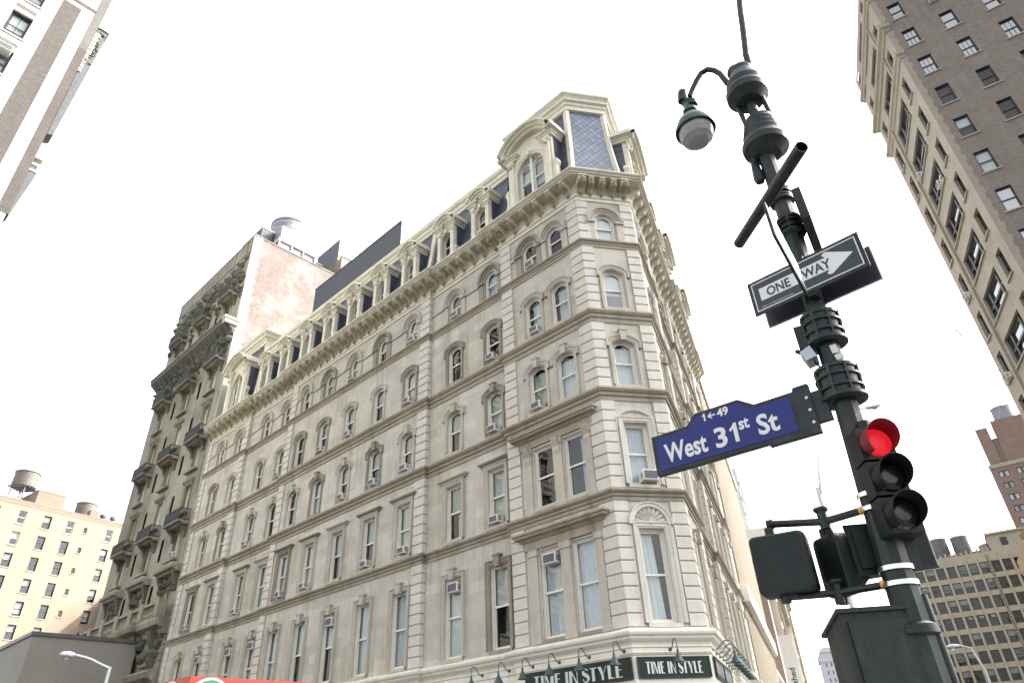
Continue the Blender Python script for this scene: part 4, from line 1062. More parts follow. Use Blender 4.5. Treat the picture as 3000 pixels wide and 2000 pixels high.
def water_tower(c, r_, h, legs, label, cone=.35, mat=None, capm=None, group='rooftop water tanks'):
    t = thing('water_tank', c, label, 'water tank', group); c = Vector(c)
    if legs:
        l = MB()
        for sx in (-1,1):
            for sy in (-1,1):
                a = c+Vector((sx*r_*.72,sy*r_*.72,0)); l.tube([a, a+Vector((-sx*.1*r_,-sy*.1*r_,legs))], .07, 6)
        for sx, sy, tx, ty in ((-1,-1,1,-1),(1,-1,1,1),(1,1,-1,1),(-1,1,-1,-1)):
            l.tube([c+Vector((sx*r_*.72,sy*r_*.72,.1*legs)), c+Vector((tx*r_*.64,ty*r_*.64,legs*.95))], .035, 5)
            l.tube([c+Vector((sx*r_*.7,sy*r_*.7,.45*legs)), c+Vector((tx*r_*.7,ty*r_*.7,.45*legs))], .04, 5)
        for k in range(5): y = -r_*.8+k*r_*.4; l.hexa([c+Vector(v)+Vector((0,0,legs)) for v in ((-r_*.9,y-.08,0),(r_*.9,y-.08,0),(r_*.9,y+.08,0),(-r_*.9,y+.08,0),(-r_*.9,y-.08,.22),(r_*.9,y-.08,.22),(r_*.9,y+.08,.22),(-r_*.9,y+.08,.22))])
        l.build('stand', M['darksteel'], t)
    b = MB(); b0 = c+Vector((0,0,legs+.2)); n = 32
    b.lathe(b0, [(.01,0),(r_*1.03,0),(r_*.98,h)], n=n)
    d = b.build('drum', mat or M['wood'], t, smooth=30)
    hp = MB()
    for k in range(7): z = h*(.04+.9*(k/6)**1.2); rr = r_*(1.03-.05*z/h); hp.lathe(b0+Vector((0,0,z)), [(rr,0),(rr+.025,.01),(rr+.025,.05),(rr,.06)], n=n)
    hp.build('hoop', M['darksteel'], t, smooth=30)
    k_ = MB(); k_.lathe(b0+Vector((0,0,h)), [(r_*1.05,-.08),(r_*1.06,.02),(.02,h*cone),(0,h*cone)], n=n); k_.build('roof_cone', capm or M['tankcap'], t, smooth=25)
    p = MB(); p.tube([c+Vector((r_*.3,-r_*.2,0)), b0+Vector((r_*.3,-r_*.2,0))], .12, 8); p.build('riser_pipe', M['galv'], t)
    return t
s = MB(); s.box(T, .12, 3.0, 0, 27.4, 0, 10); s.build('shadow_block', M['tan'], tan)  # unseen block added behind the ornate tower to cast the slanting wall shadow
water_tower(T.p(-14.6,TT-.3,-4), 1.65, 2.3, 3.3, 'wooden water tank with cone roof on steel legs above the tan building')
water_tower(T.p(-5.1,TT-.3,-3.4), 1.5, 2.5, .4, 'squat grey wooden water tank low on the tan brick roof', cone=.12)
water_tower(T.p(-10.6,TT-.3,-7), 1.4, 3.0, .4, 'water tank half hidden behind the brick bulkhead on the tan roof', cone=.12)
for u, lb in ((-3.45,'larger grey roof vent near the right end of the tan brick roof'),(-1.85,'small grey roof vent at the right end of the tan brick roof')):
    t = thing('roof_vent', T.p(u,TT,-.5), lb, 'roof vent'); b = MB(); b.lathe(T.p(u,TT,-.6), [(.3,0),(.3,.45),(.5,.5),(.5,.85),(.42,.9),(0,.92)], n=12); b.build('hood', M['darksteel'], t, smooth=30)
G = Fr(az2(-34.7,60), 42.4, True); G2 = Fr(az2(-34.7,60), -47.4)
gb = thing('grey_low_building', G.p(2,0,-5), 'low windowless grey rendered building with dark coping in front of the tan building', 'building')
s = MB(); wall(s, G, 0, 7, 0, 11.1, []); wall(s, G2, 0, 16, 0, 11.1, []); s.poly([G2.p(0,11.0,-.2),G2.p(16,11.0,-.2),G2.p(16,11.0,-7),G2.p(0,11.0,-7)]); s.build('wall', M['grayconc'], gb)
s = MB(); s.sweep([G2.p2(16),G2.p2(0),G.p2(7)], [(-.3,11.05),(.1,11.05),(.1,11.3),(-.3,11.3)]); s.build('coping', M['darksteel'], gb)
# ================================================================== striped building, upper left
U = Fr(az2(-45.95,44), 42.418, True)
Sx = lambda u: u*2.2
Sz = lambda z: 1.7+(z-1.7)*2.2
ul = thing('striped_building', U.p(-8,0,-6), 'white stone and grey brick building with sunlit vertical stripes, upper left', 'building')
UH = 66.0
s = MB(); ucs = [-4.1,-7.9,-11.7]; fl = 6.15
wall_z = Sz(22.36)
rowsz = [Sz(22.36)+fl*.62*k for k in range(-8,6)]
FHt = 3.92
rowsz = [Sz(22.36)+FHt*k for k in range(-9,5)]
for k, zb in enumerate(rowsz):
    wall(s, U, -16, -2.52, zb-1.3, zb-1.3+FHt, [(u,1.28,zb,zb+2.45,'rect',0) for u in ucs])
wall(s, U, -16, -2.52, 0, rowsz[0]-1.3, []); wall(s, U, -16, -2.52, rowsz[-1]-1.3+FHt, UH, [])
s.poly([U.p(-1.3,0,0),U.p(-.42,0,0),U.p(-.42,UH,0),U.p(-1.3,UH,0)])
s.poly([U.p(-2.52,0,0),U.p(-1.3,0,0),U.p(-1.3,31,0),U.p(-2.52,31,0)]); s.poly([U.p(-.42,0,0),U.p(.1,0,0),U.p(.1,Sz(15.95),0),U.p(-.42,Sz(15.95),0)])
s.poly([U.p(-2.52,Sz(25.2),0),U.p(-1.3,Sz(25.2),0),U.p(-1.3,UH,0),U.p(-2.52,UH,0)])
s.poly([U.p(-16,UH,0),U.p(.1,UH,0),U.p(.1,UH,-12),U.p(-16,UH,-12)]); s.poly([U.p(.1,0,0),U.p(.1,UH,0),U.p(.1,UH,-12),U.p(.1,0,-12)])
s.build('wall', M['stripe'], ul)
s = MB(); s.box(U, -2.52, -1.3, 31, Sz(25.2), -.2, .03); s.box(U, -2.4, -.42, Sz(25.40), Sz(25.58), -.2, .02); s.box(U,-2.4,-.42, Sz(26.8), UH, -.2, .02)
s.build('brick_panel', M['ulbrick'], ul)
s = MB(); s.box(U, -.42, .14, Sz(15.95), Sz(23.45), -1.2, .04); s.box(U, -.42, .18, Sz(15.8), Sz(15.95), -1.2, .03); s.build('corner_brick', M['ulbrick'], ul)
s = MB(); s.box(U, -.42, .14, Sz(23.45), UH, -1.2, .04); 
s.build('corner_brick', M['ulbrick2'], ul)
for zb in rowsz:
    for u in ucs:
        s = MB(); s.box(U, u-.64, u+.64, zb+2.45+.38, zb+2.45+.80, -.1, .012); s.build('brick_band', M['ulbrick2'], ul)
for k, zb in enumerate(rowsz):
    for u in ucs:
        window(U, ul, u, 1.28, zb, zb+2.45, depth=.28, frame=M['darkframe'], sill=True, surround='reveal', smat=M['stripe'], lights=2, fr=.1, meet=.46, glass=M['glass'], blind=(random.choice([.0,.5,.3]),M['white']) if random.random() < .7 else None)
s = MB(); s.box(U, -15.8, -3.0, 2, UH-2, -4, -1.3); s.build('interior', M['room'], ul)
ac_unit(U, -4.05, rowsz[8]+2.45-.62, .86, 'white air conditioner in the lower upper-left window of the striped building', h=.52, out=.55, group='air conditioners of the striped building')
# street-side projecting panels seen edge-on at the corner
t = thing('metal_shaft', U.p(.5,Sz(19.6),-.6), 'long dark metal panel with white cap standing off the striped building corner', 'metal shaft')
b = MB(); b.extr(U, [(.18,Sz(19.4)),(.52,Sz(19.5)),(.86,Sz(24.4)),(.86,Sz(25.1)),(.18,Sz(25.1))], -1.6, -.5); b.build('panel', M['darksteel'], t)
b = MB(); b.box(U, .12, .95, Sz(25.1), Sz(25.1)+.22, -1.7, -.4); b.build('cap', M['stripe'], t)
b = MB(); carve(b, U.sh(-.5), .3, .75, Sz(23.2), Sz(24.9), .15, 30, .05, .18); b.build('ornament', M['carved'], t)
b = MB()
for k in range(9): b.box(U, .14, .30+.02*k+random.uniform(0,.06), Sz(22.6)+k*.55, Sz(22.6)+k*.55+.42, -.52, -.42)
b.build('teeth', M['stripe'], t)
t = thing('corner_bracket', U.p(.4,Sz(17.4),-.5), 'lower metal bracket and ledge sticking out of the striped building corner', 'bracket')
b = MB(); b.extr(U, [(.16,Sz(15.9)),(.24,Sz(15.9)),(.60,Sz(17.6)),(.16,Sz(18.2))], -1.2, -.3); b.build('ledge', M['darksteel'], t)
b = MB(); 
for z_, x_ in ((17.7,.6),(17.95,.5),(18.25,.62)): b.box(U, .1, x_, Sz(z_), Sz(z_)+.16, -.8, -.25)
b.build('arms', M['stripe'], t)
# ================================================================== tall tower, upper right
A_ = az2(43.4,55); U1 = Fr(A_, 21.0); U2 = Fr(A_, 121, True)
ur = thing('brick_tower', U2.p(3,0,-6), 'very tall dark brick and limestone tower leaning in at upper right', 'tower building')
URH = 69.0; W1 = 13.0; W2 = 26.0
zr = [48.95-4.22*k for k in range(-4,10)]
s = MB(); zr_s = sorted(zr)
for i, zb in enumerate(zr_s):
    wall(s, U1, 0, W1, zb-.8, zb-.8+4.22, [(2.0,1.28,zb+.15,zb+2.65,'rect',0),(6.4,5.1,zb-.1,zb+2.5,'rect',0),(11.4,1.3,zb+.0,zb+2.6,'rect',0)])
wall(s, U1, 0, W1, 0, zr_s[0]-.8, []); wall(s, U1, 0, W1, zr_s[-1]+3.42, URH, [])
s.poly([U1.p(W1,0,0),U1.p(W1,URH,0),U1.p(W1,URH,-10),U1.p(W1,0,-10)])
s.build('limestone_front', M['urstone'], ur)
s = MB()
d2 = [1.62,4.8,8.1,11.4,14.7,18.0]
rz2 = [45.05-4.2*k for k in range(-4,9)]
for zb in rz2: wall(s, U2, 0, W2, zb-.9, zb+3.3, [(u,1.1,zb,zb+2.3,'rect',0) for u in d2])
wall(s, U2, 0, W2, 0, min(rz2)-.9, []); wall(s, U2, 0, W2, max(rz2)+3.3, URH, [])
s.poly([U2.p(0,URH,0),U2.p(W2,URH,0),U2.p(W2,URH,-14),U2.p(0,URH,-14)]); s.poly([U2.p(W2,0,0),U2.p(W2,URH,0),U2.p(W2,URH,-14),U2.p(W2,0,-14)])
s.build('brick_side', M['darkbrick'], ur)
s = MB(); z = 8; k = 0
while z < URH: 
    s.box(U2, 0, .44 if k % 2 else .56, z, z+.62, -.1, .012+.002*(k%2)); z += .62; k += 1
s.build('corner_quoins', M['urquoin'], ur)
s = MB()
for zc_, oo in ((61.2,.5),(57.1,.35),(66.3,.3)):
    s.sweep([U1.p2(W1+.2,-.3),U1.p2(W1+.2,0),U1.p2(-.02,0),U1.p2(-.02,-.4)], [(0,zc_-.5),(oo*.3,zc_-.45),(oo*.5,zc_-.2),(oo,zc_-.05),(oo,zc_+.2),(oo*1.1,zc_+.3),(0,zc_+.4)])
s.box(U1, 9.45, 9.75, 8, 57, -.1, .22); s.box(U1, 3.0, 3.2, 57.2, 66, -.05, .15)
for zb in zr: 
    for u, w_ in ((2.0,1.28),(6.4,5.1),(11.4,1.3)): s.box(U1, u-w_/2-.15, u+w_/2+.15, zb-.14+(.15 if u==2.0 else -.1 if u==6.4 else 0), zb-.0+(.15 if u==2.0 else -.1 if u==6.4 else 0), -.1, .16)
s.build('ledge', M['urstone'], ur)
for zb in zr:
    for u, w_, dz in ((2.0,1.28,.15),(11.4,1.3,0)):
        window(U1, ur, u, w_, zb+dz, zb+dz+2.5, depth=.34, frame=M['darkframe'], surround='reveal', smat=M['urstone'], sill=False, glass=M['mirror'], fr=.1)
    for q, (u, w_) in enumerate(((6.4,5.1),)):
        wnd = window(U1, ur, u, w_, zb-.1, zb+2.5, depth=.3, frame=M['darkframe'], surround='reveal', smat=M['urstone'], sill=False, glass=M['mirror'], fr=.14, name='triple_window')
        mm = MB()
        for x_ in (4.95,7.85): mm.box(U1, x_-.16, x_+.16, zb-.05, zb+2.45, -.5, -.22)
        mm.box(U1, 3.9, 8.9, zb+1.12, zb+1.3, -.5, -.24)
        mm.build('mullion', M['darkframe'], wnd)
for zb in rz2:
    for u in d2:
        window(U2, ur, u, 1.1, zb, zb+2.3, depth=.16, frame=M['darkframe'], surround='reveal', smat=M['darkbrick'], sill=False, glass=random.choice([M['mirror'],M['mirror'],M['glass']]), fr=.06, lights=random.choice([1,1,3]), blind=random.choice([None,None,(.0,M['blind']),(.5,M['white']),(0,M['white'])]))
for zb in rz2:
    for u in d2: s = MB(); s.box(U2, u-.7, u+.7, zb-.13, zb-.0, -.1, .1); s.build('window_sill', M['urstone'], ur)
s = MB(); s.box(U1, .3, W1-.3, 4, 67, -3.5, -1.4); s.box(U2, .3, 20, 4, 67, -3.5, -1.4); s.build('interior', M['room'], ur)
def wall_ac(F, u, z, lb): return ac_unit(F, u, z, .8, lb, h=.5, out=.45, group='air conditioners of the tall right-hand tower')
wall_ac(U2, 4.6, rz2[4]+15.2+2.35-.1 if False else 61.85-.0, 'pale air conditioner at the top of the second window column of the dark brick tower')
wall_ac(U1, 5.0, zr[5]-.05, 'air conditioner in a wide window of the limestone tower front, upper one')
wall_ac(U1, 11.3, zr[7]+.05, 'air conditioner in the narrow far window column of the limestone tower front')
wall_ac(U1, 8.3, zr[4]-.05, 'air conditioner at the far end of a wide limestone tower window')
wall_ac(U1, 11.2, zr[9]+.05, 'lowest air conditioner in the narrow far window column of the limestone tower')
# low ochre building at the right edge
OC = az2(37.25,70)
O1 = Fr(az2(36.6,75), 118, True); 
oc = thing('ochre_building', O1.p(6,0,-4), 'ochre stone building corner with one framed window at the right edge', 'building')
oh = 1.7+75*.213
s = MB(); s.extr(O1, [(-.3,0),(14,0),(14,oh+2.2),(2.2,oh+1.4),(-.5,oh-.4),(-.5,oh-1.6),(-.3,oh-2.2)], -10, 0); s.build('wall', M['ochre'], oc)
s = MB(); s.hexa([O1.p(-.7,oh-.5,-.3),O1.p(2.2,oh+1.35,-.3),O1.p(2.2,oh+1.35,.3),O1.p(-.7,oh-.5,.3),O1.p(-.8,oh-.1,-.3),O1.p(2.1,oh+1.75,-.3),O1.p(2.1,oh+1.75,.3),O1.p(-.8,oh-.1,.3)]); s.build('coping', M['ochre'], oc)
window(O1.sh(.03), oc, 3.2, 2.4, oh-6, oh-3.2, depth=.05, frame=M['darkframe'], sill=True, surround='plain', smat=M['ochre'], glass=M['glassb'], fr=.12)
# ================================================================== gridded building with tanks, red-brown brick tower, far tower
GR = Fr(az2(29.1,195), -58); k15 = 1.5
gr = thing('gridded_building', GR.p(-14,0,-8), 'stone building with a dense grid of dark windows below the rooftop tanks at lower right', 'building')
GZ = lambda z: 1.7+(z-1.7)*1.5
gcols = [(-1.7-2.29*k) for k in range(0,6)] + [-16.2]+[-18.5,-20.8,-23.1]
gcols = [-1.0-2.27*k for k in range(7)]+[-17.0,-19.2,-21.5,-23.8]
grows = [38.6-3.66*k for k in range(9)]
s = MB(); wall(s, GR, -28, .2, 0, grows[-1]-3, [])
for zt in grows: wall(s, GR, -28, .2, zt-2.96, zt+.7, [(u,1.72,zt-2.55,zt,'rect',0) for u in gcols])
wall(s, GR, -28, .2, grows[0]+.7, GZ(27.8), []); s.poly([GR.p(.2,0,0),GR.p(.2,GZ(27.8),0),GR.p(.2,GZ(27.8),-14),GR.p(.2,0,-14)])
s.box(GR, -28, -17.2, GZ(27.8), GZ(30.2), -8, -.3); s.poly([GR.p(-28,GZ(27.6),0),GR.p(.2,GZ(27.6),0),GR.p(.2,GZ(27.6),-14),GR.p(-28,GZ(27.6),-14)])
s.build('wall', M['grid'], gr)
s = MB()
for u in [(-2.1-2.27*k) for k in range(7)]+[.05,-15.8,-18.1,-20.4,-22.7]: s.box(GR, u-.22, u+.22, 2, GZ(27.2), -.1, .16)
for k in range(16): s.box(GR, -.2-k*1.1, .25-k*1.1, GZ(27.8), GZ(27.8)+.55+.3*(k%2), -.4, .1)
s.box(GR, -28, -17, GZ(30.1), GZ(30.4), -8.2, .2)
s.build('pier', M['grid'], gr)
for zt in grows:
    for u in gcols: window(GR, gr, u, 1.72, zt-2.55, zt, depth=.25, glass=M['glassd'], frame=M['darkframe'], sill=False, surround=None, fr=.08, lights=3, blind=random.choice([None,None,None,(.55,M['white']),(.3,M['blind2'])]))
s = MB(); s.box(GR, -27.8, 0, 2, GZ(27.4), -3, -1.2); s.box(GR, -21, -19.6, GZ(28.3), GZ(29.5), -.4, -.25); s.build('interior', M['room'], gr)
for i, (u, zt, ) in enumerate(((-1.0,grows[1]),(-14.6,grows[1]),(-8.0,grows[3]),(-10.2,grows[3]),(-12.5,grows[3]))):
    ac_unit(GR, u, zt-.75, .7, 'small air conditioner in the gridded building, %s of the few visible' % ('upper left','upper right','leftmost lower one','middle lower one','rightmost lower one')[i], out=.4, group='air conditioners of the gridded building')
wt = [( -6.8,-7,1.85,4.2,'dark wooden water tank, left of the pair on the gridded building roof'),(-11.4,-7,1.85,4.0,'slate-dark wooden water tank, right of the pair on the gridded building'),(-16.2,-6,1.5,2.2,'small stone-coloured water tank low on the gridded building roof')]
for u, o, r_, h, lb in wt: water_tower(GR.p(u-.3,GZ(27.6),o), r_, h, 1.6 if h > 3 else .4, lb, cone=.32, mat=M['wood2'] if h > 3 else M['grid'])
t = thing('roof_steelwork', GR.p(-8.5,GZ(27.6),-5), 'low dark steel platform under the paired water tanks', 'platform')
b = MB(); b.box(GR, -15, -4, GZ(27.6)+1.35, GZ(27.6)+1.6, -9, -4.5)
for k in range(9): b.box(GR, -15+k*1.35, -14.8+k*1.35, GZ(27.6), GZ(27.6)+1.4, -4.7, -4.5)
b.build('deck', M['darksteel'], t)
BT = Fr(az2(35,243), -54); BZ = lambda z: 1.7+(z-1.7)*1.35
bt = thing('red_brick_tower', BT.p(-15,0,-8), 'stepped red-brown brick tower carrying a pale water tank at the right', 'tower building')
s = MB(); brw = [53.75-2.6*k for k in range(14)]
wall(s, BT, -34, -4.3, 0, BZ(brw[-1]-2), [])
bcols = [-7.35,-11.95,-16.4,-21,-25.5]
for z in brw: wall(s, BT, -34, -4.3, BZ(z-2), BZ(z+.6), [(u,2.7,BZ(z-1.3),BZ(z),'rect',0) for u in bcols])
wall(s, BT, -34, -4.3, BZ(brw[0]+.6), BZ(55.3), []); s.poly([BT.p(-4.3,0,0),BT.p(-4.3,BZ(55.3),0),BT.p(-4.3,BZ(55.3),-16),BT.p(-4.3,0,-16)])
s.box(BT, -8.1, -4.9, BZ(55.3), BZ(64.3), -9, -.5); s.box(BT, -34, -9.6, BZ(55.3), BZ(65.4), -9, -.5); s.box(BT, -9.6, -8.1, BZ(55.3), BZ(61.5), -8, -1)
s.build('wall', M['redbrick'], bt)
s = MB(); s.box(BT, -34.1, -4.1, BZ(54.7), BZ(55.5), -.4, .2); s.build('coping', M['grid'], bt)
for z in brw:
    for u in bcols: 
        w_ = window(BT, bt, u, 2.7, BZ(z-1.3), BZ(z), depth=.2, frame=M['darkframe'], sill=False, fr=.14, lights=4, glass=M['glassb'], blind=(0,M['curtain']) if random.random()<.5 else None)
        mm = MB(); mm.box(BT, u-.3, u+.3, BZ(z-1.3), BZ(z), -.3, -.12); mm.build('mullion', M['darkframe'], w_)
s = MB(); s.box(BT, -33.8, -4.6, 2, BZ(54.5), -3, -1); s.build('interior', M['room'], bt)
water_tower(BT.p(-13.7,BZ(65.4),-4), 2.75, 4.1, .1, 'pale blue-white water tank with low cone on top of the red-brown tower', cone=.3, mat=M['tanksteel'], capm=M['signwhite'])
FT = Fr(az2(21.6,420), 111, True)
ft = thing('distant_tower', FT.p(8,0,-6), 'pale grey classical tower far down the street, half hidden by the control box', 'tower building')
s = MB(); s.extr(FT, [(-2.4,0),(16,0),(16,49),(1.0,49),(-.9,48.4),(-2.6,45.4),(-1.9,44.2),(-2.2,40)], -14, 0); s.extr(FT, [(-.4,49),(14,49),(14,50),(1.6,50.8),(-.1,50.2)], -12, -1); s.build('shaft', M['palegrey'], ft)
s = MB(); s.box(FT, -2.6, 16.2, 43.8, 44.3, -14.2, .25); s.box(FT, -.9, 16.2, 48.3, 48.8, -14.2, .3); s.build('ledge', M['palegrey'], ft)
s = MB()
for k in range(10):
    for j in range(6): s.box(FT, .8+j*2.4, 1.5+j*2.4, 41.5-k*3.6, 43.2-k*3.6, -.1, .03)
s.build('window', M['glassd'], ft)
# tower crane behind the right-hand tower
t = thing('tower_crane', (290,375,0), 'faint pink lattice crane jib rising behind the tall right-hand tower', 'crane')
b = MB(); p0 = Vector((math.sin(R(37.75))*450, math.cos(R(37.75))*450, 1.7+.492*450)); p1 = Vector((math.sin(R(40.5))*450, math.cos(R(40.5))*450, 1.7+.30*450))
dv = (p1-p0).normalized(); upv = Vector((0,0,1)); 
A1 = [p0+dv*x for x in (0,(p1-p0).length)]
for off in (Vector((0,0,0)), Vector((0,0,3.2)), Vector((1.6,-1.2,1.5))): b.tube([A1[0]+off*.4, A1[0]+dv*12+off, A1[1]+off], .26, 5)
n = 34; Ln = (p1-p0).length
for k in range(n):
    a = p0+dv*(k*Ln/n); c = p0+dv*((k+.5)*Ln/n); e_ = p0+dv*((k+1)*Ln/n); f = Vector((0,0,3.2*min(1,k/4)))
    b.tube([a, c+f, e_], .17, 4)
b.tube([p0+Vector((0,0,0)), p0+Vector((0,0,-6))], .12, 4); b.build('jib', M['crane'], t)
b = MB(); b.tube([p1, Vector((p1.x,p1.y,0))], 1.2, 6); b.build('mast', M['crane'], t)
# ================================================================== buildings beyond the hotel on the right-hand street
Rb = RR.sh(.15)
rb = thing('ribbed_building', Rb.p(37,0,-6), 'cream stone building with close vertical ribs beyond the marble hotel', 'building')
s = MB(); s.box(Rb, 22.05, 52, 0, 27.5, -12, -.35); s.build('wall', M['rib'], rb)
s = MB()
for k in range(26):
    u = 22.3+k*1.18
    s.bbox(Rb, u, u+.5, 11.5, 27.5, -.36, .12, .05); s.bbox(Rb, u, u+.46, 0, 10.4, -.36, .1, .05)
s.build('rib', M['rib'], rb)
s = MB(); s.box(Rb, 22.1, 52.1, 10.4, 11.5, -.3, .5); s.box(Rb, 22.1, 52.1, 27.5, 28.3, -12, .3); s.build('ledge', M['cream2'], rb)
s = MB()
for k in range(25):
    u = 22.8+k*1.18
    for z in (12,15.6,19.2,22.8): s.box(Rb, u+.03, u+.65, z, z+2.7, -.35, -.25)
    s.box(Rb, u+.03, u+.65, 6, 9.8, -.35, -.25)
tag(s.build('window', M['glassd'], rb), kind='stuff')
st = thing('stepped_cream_building', RR.p(65,0,-5), 'small stepped cream building between the ribbed building and the brown wall', 'building')
s = MB(); s.box(RR, 52.5, 79, 0, 9.4, -10, -.1); s.box(RR, 54.5, 57.5, 9.4, 12.4, -6, .05); s.box(RR, 55, 57, 12.4, 13.4, -5, -.1); s.box(RR, 57.5, 60, 9.4, 10.9, -6, -.05); s.build('wall', M['rib'], st)
s = MB(); s.box(RR, 54.3, 57.7, 12.2, 12.5, -6.1, .2); s.box(RR, 52.5, 79, 9.0, 9.3, -.1, .25); s.build('coping', M['cream2'], st)
bw = thing('brown_building', RR.p(83,0,-8), 'plain brown party wall rising above the cream building down the right-hand street', 'building')
s = MB(); s.box(RR, 80, 88, 0, 26, -22, .2); s.build('wall', M['brown'], bw); s = MB(); s.box(RR, 79.9, 88.1, 26, 26.5, -22.1, .4); s.build('coping', M['rib'], bw)
for nm, u0, u1, zz, oo, lb in (('white_facade_building',88.2,128,25,1.2,'white stone facade with bay windows beyond the brown wall'),('cream_facade_building',128.2,230,44,2.2,'tall cream facade farthest down the right-hand street')):
    wb = thing(nm, RR.p((u0+u1)/2,0,-6), lb, 'building'); s = MB(); s.box(RR, u0, u1, 0, zz, -14, oo); s.build('wall', M['stripe'], wb)
    s = MB(); g = MB(); n = int((u1-u0)/4)
    for k in range(n):
        u = u0+1+k*4
        for f in range(int(zz/3.8)-1):
            z = 4+f*3.8; g.box(RR, u, u+1.5, z, z+2.4, oo-.1, oo+.03); s.box(RR, u-.2, u+1.7, z+2.5, z+2.8, oo, oo+.35); s.box(RR, u-.3, u-.05, z, z+2.4, oo, oo+.3)
    s.box(RR, u0, u1, zz-.8, zz, oo, oo+.9); s.build('ornament', M['rib'], wb); g.build('window', M['glassd'], wb)
dw = thing('white_rooftop_building', RR.p(140,0,-20), 'hazy white layered building top far behind the ribbed building', 'building')
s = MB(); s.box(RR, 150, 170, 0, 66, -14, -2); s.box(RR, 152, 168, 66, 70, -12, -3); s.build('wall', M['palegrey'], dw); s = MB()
for k in range(4): s.box(RR, 149.8, 170, 50+k*4, 50.6+k*4, -14, -1.6)
s.build('ledge', M['stripe'], dw)
FX = Fr(RR.p2(79.0,.2), 110.3)       # panel facing back toward the viewer
t = thing('street_banner', RR.p(78.8,6,.8), 'tall white vertical banner with black lettering beside a blue billboard', 'banner')
FXn = Fr(RR.p2(76), 110.3, True)
b = MB(); b.box(FXn, .5, 2.1, 4.5, 15.5, -.08, 0); b.build('cloth', M['signwhite'], t)
b = MB(); put_text(b, FXn, 'polished', 1.6, 8.3, 1.0, .012, bold=.02, rot=math.pi/2); b.build('lettering', M['signblack'], t)
t = thing('billboard', RR.p(70,3,.6), 'pale blue sky-coloured billboard low on the right-hand street', 'billboard')
FY = Fr(RR.p2(70), 110.3, True)
b = MB(); b.box(FY, .0, 1.75, 3.0, 9.2, -.3, 0); b.build('panel', M['sky_blue'], t); b = MB(); b.box(FY, -.05, 1.8, 2.9, 3.0, -.35, .05); b.box(FY, -.05, 1.8, 9.2, 9.3, -.35, .05); b.build('frame', M['galv'], t)
# ================================================================== cobra-head street lamps
def cobra(base, h, armpts, headdir, label, rp=.09, hl=.75):
    t = thing('street_lamp', base, label, 'street lamp', 'grey cobra-head street lamps')
    b = Vector(base); m_ = MB(); m_.tube([b, b+Vector((0,0,h*.5)), b+Vector((0,0,h))], [rp*1.2,rp,rp*.8], 10); m_.lathe(b, [(rp*2.2,0),(rp*2.2,.3),(rp*1.4,.6)], n=10); m_.build('pole', M['galv'], t, smooth=40)
    a = MB(); a.tube(armpts, .05, 7); a.build('arm', M['galv'], t, smooth=60)
    d = Vector(headdir).normalized(); e = Vector(armpts[-1]); hd = MB(); sd = d.cross(Vector((0,0,1))).normalized()
    ring = []
    for q, w_, hh in ((0,.05,.05),(.12,.11,.09),(.4,.16,.12),(.8,.15,.1),(1.0,.04,.03)):
        c = e + d*hl*q; ring.append([c+sd*w_*math.cos(x)+Vector((0,0,hh*math.sin(x))) for x in [2*math.pi*k/12 for k in range(12)]])
    for i in range(4): hd.strip(ring[i], ring[i+1], 0, True)
    hd.poly(ring[0]); hd.poly(ring[-1]); hd.build('head', M['galv'], t, smooth=50)
    g = MB(); c = e+d*hl*.55-Vector((0,0,.09)); g.lathe(c, [(.12,.0),(.1,-.05),(.01,-.08)], n=12); g.build('lens', M['lampglass'], t, smooth=50)
    return t
LM = Fr(az2(-30,30), 60, True)
cobra(LM.p(.16,0,0), 5.45, [LM.p(.16,5.40,0),LM.p(-.26,5.57,0),LM.p(-.45,5.66,0),LM.p(-.68,5.73,0),LM.p(-1.0,5.80,0)], (LM.p(-1,5.8)-LM.p(0,5.77)), 'grey cobra-head street lamp in front of the low grey building at lower left', hl=.5, rp=.07)
def on_ray(az, tanel, r_): return Vector((math.sin(R(az))*r_, math.cos(R(az))*r_, 1.7+tanel*r_))
def px(x, y, r_):
    d = fw + r2*((x-1500)/F_PX) - u2*((y-1000)/F_PX); k = r_/math.hypot(d.x, d.y)
    return Vector((d.x*k, d.y*k, 1.7+d.z*k))
b0 = px(2394,1428,26); bb = Vector((b0.x,b0.y,0))
cobra(bb, b0.z, [px(2406,1446,26),px(2399,1390,26),px(2398,1345,26.3),px(2408,1300,26.7),px(2432,1255,27.2),px(2462,1222,27.8),px(2500,1202,28.3),px(2535,1194,28.8)], px(2608,1178,30)-px(2535,1194,28.8), 'slim grey street lamp whose curved arm passes behind the signal pole', rp=.085, hl=1.0)
b0 = px(2885,1960,48)
cobra(Vector((b0.x,b0.y,0)), b0.z, [b0, px(2862,1925,48),px(2845,1897,48),px(2812,1890,48)], px(2783,1893,48)-px(2812,1890,48), 'small grey street lamp in front of the gridded building', hl=.7)
b0 = px(2815,2010,40)
cobra(Vector((b0.x,b0.y,0)), b0.z, [b0, px(2805,1999,40),px(2795,1996,40)], px(2765,1990,40)-px(2795,1996,40), 'street lamp whose head just shows at the bottom edge before the gridded building', hl=.7)
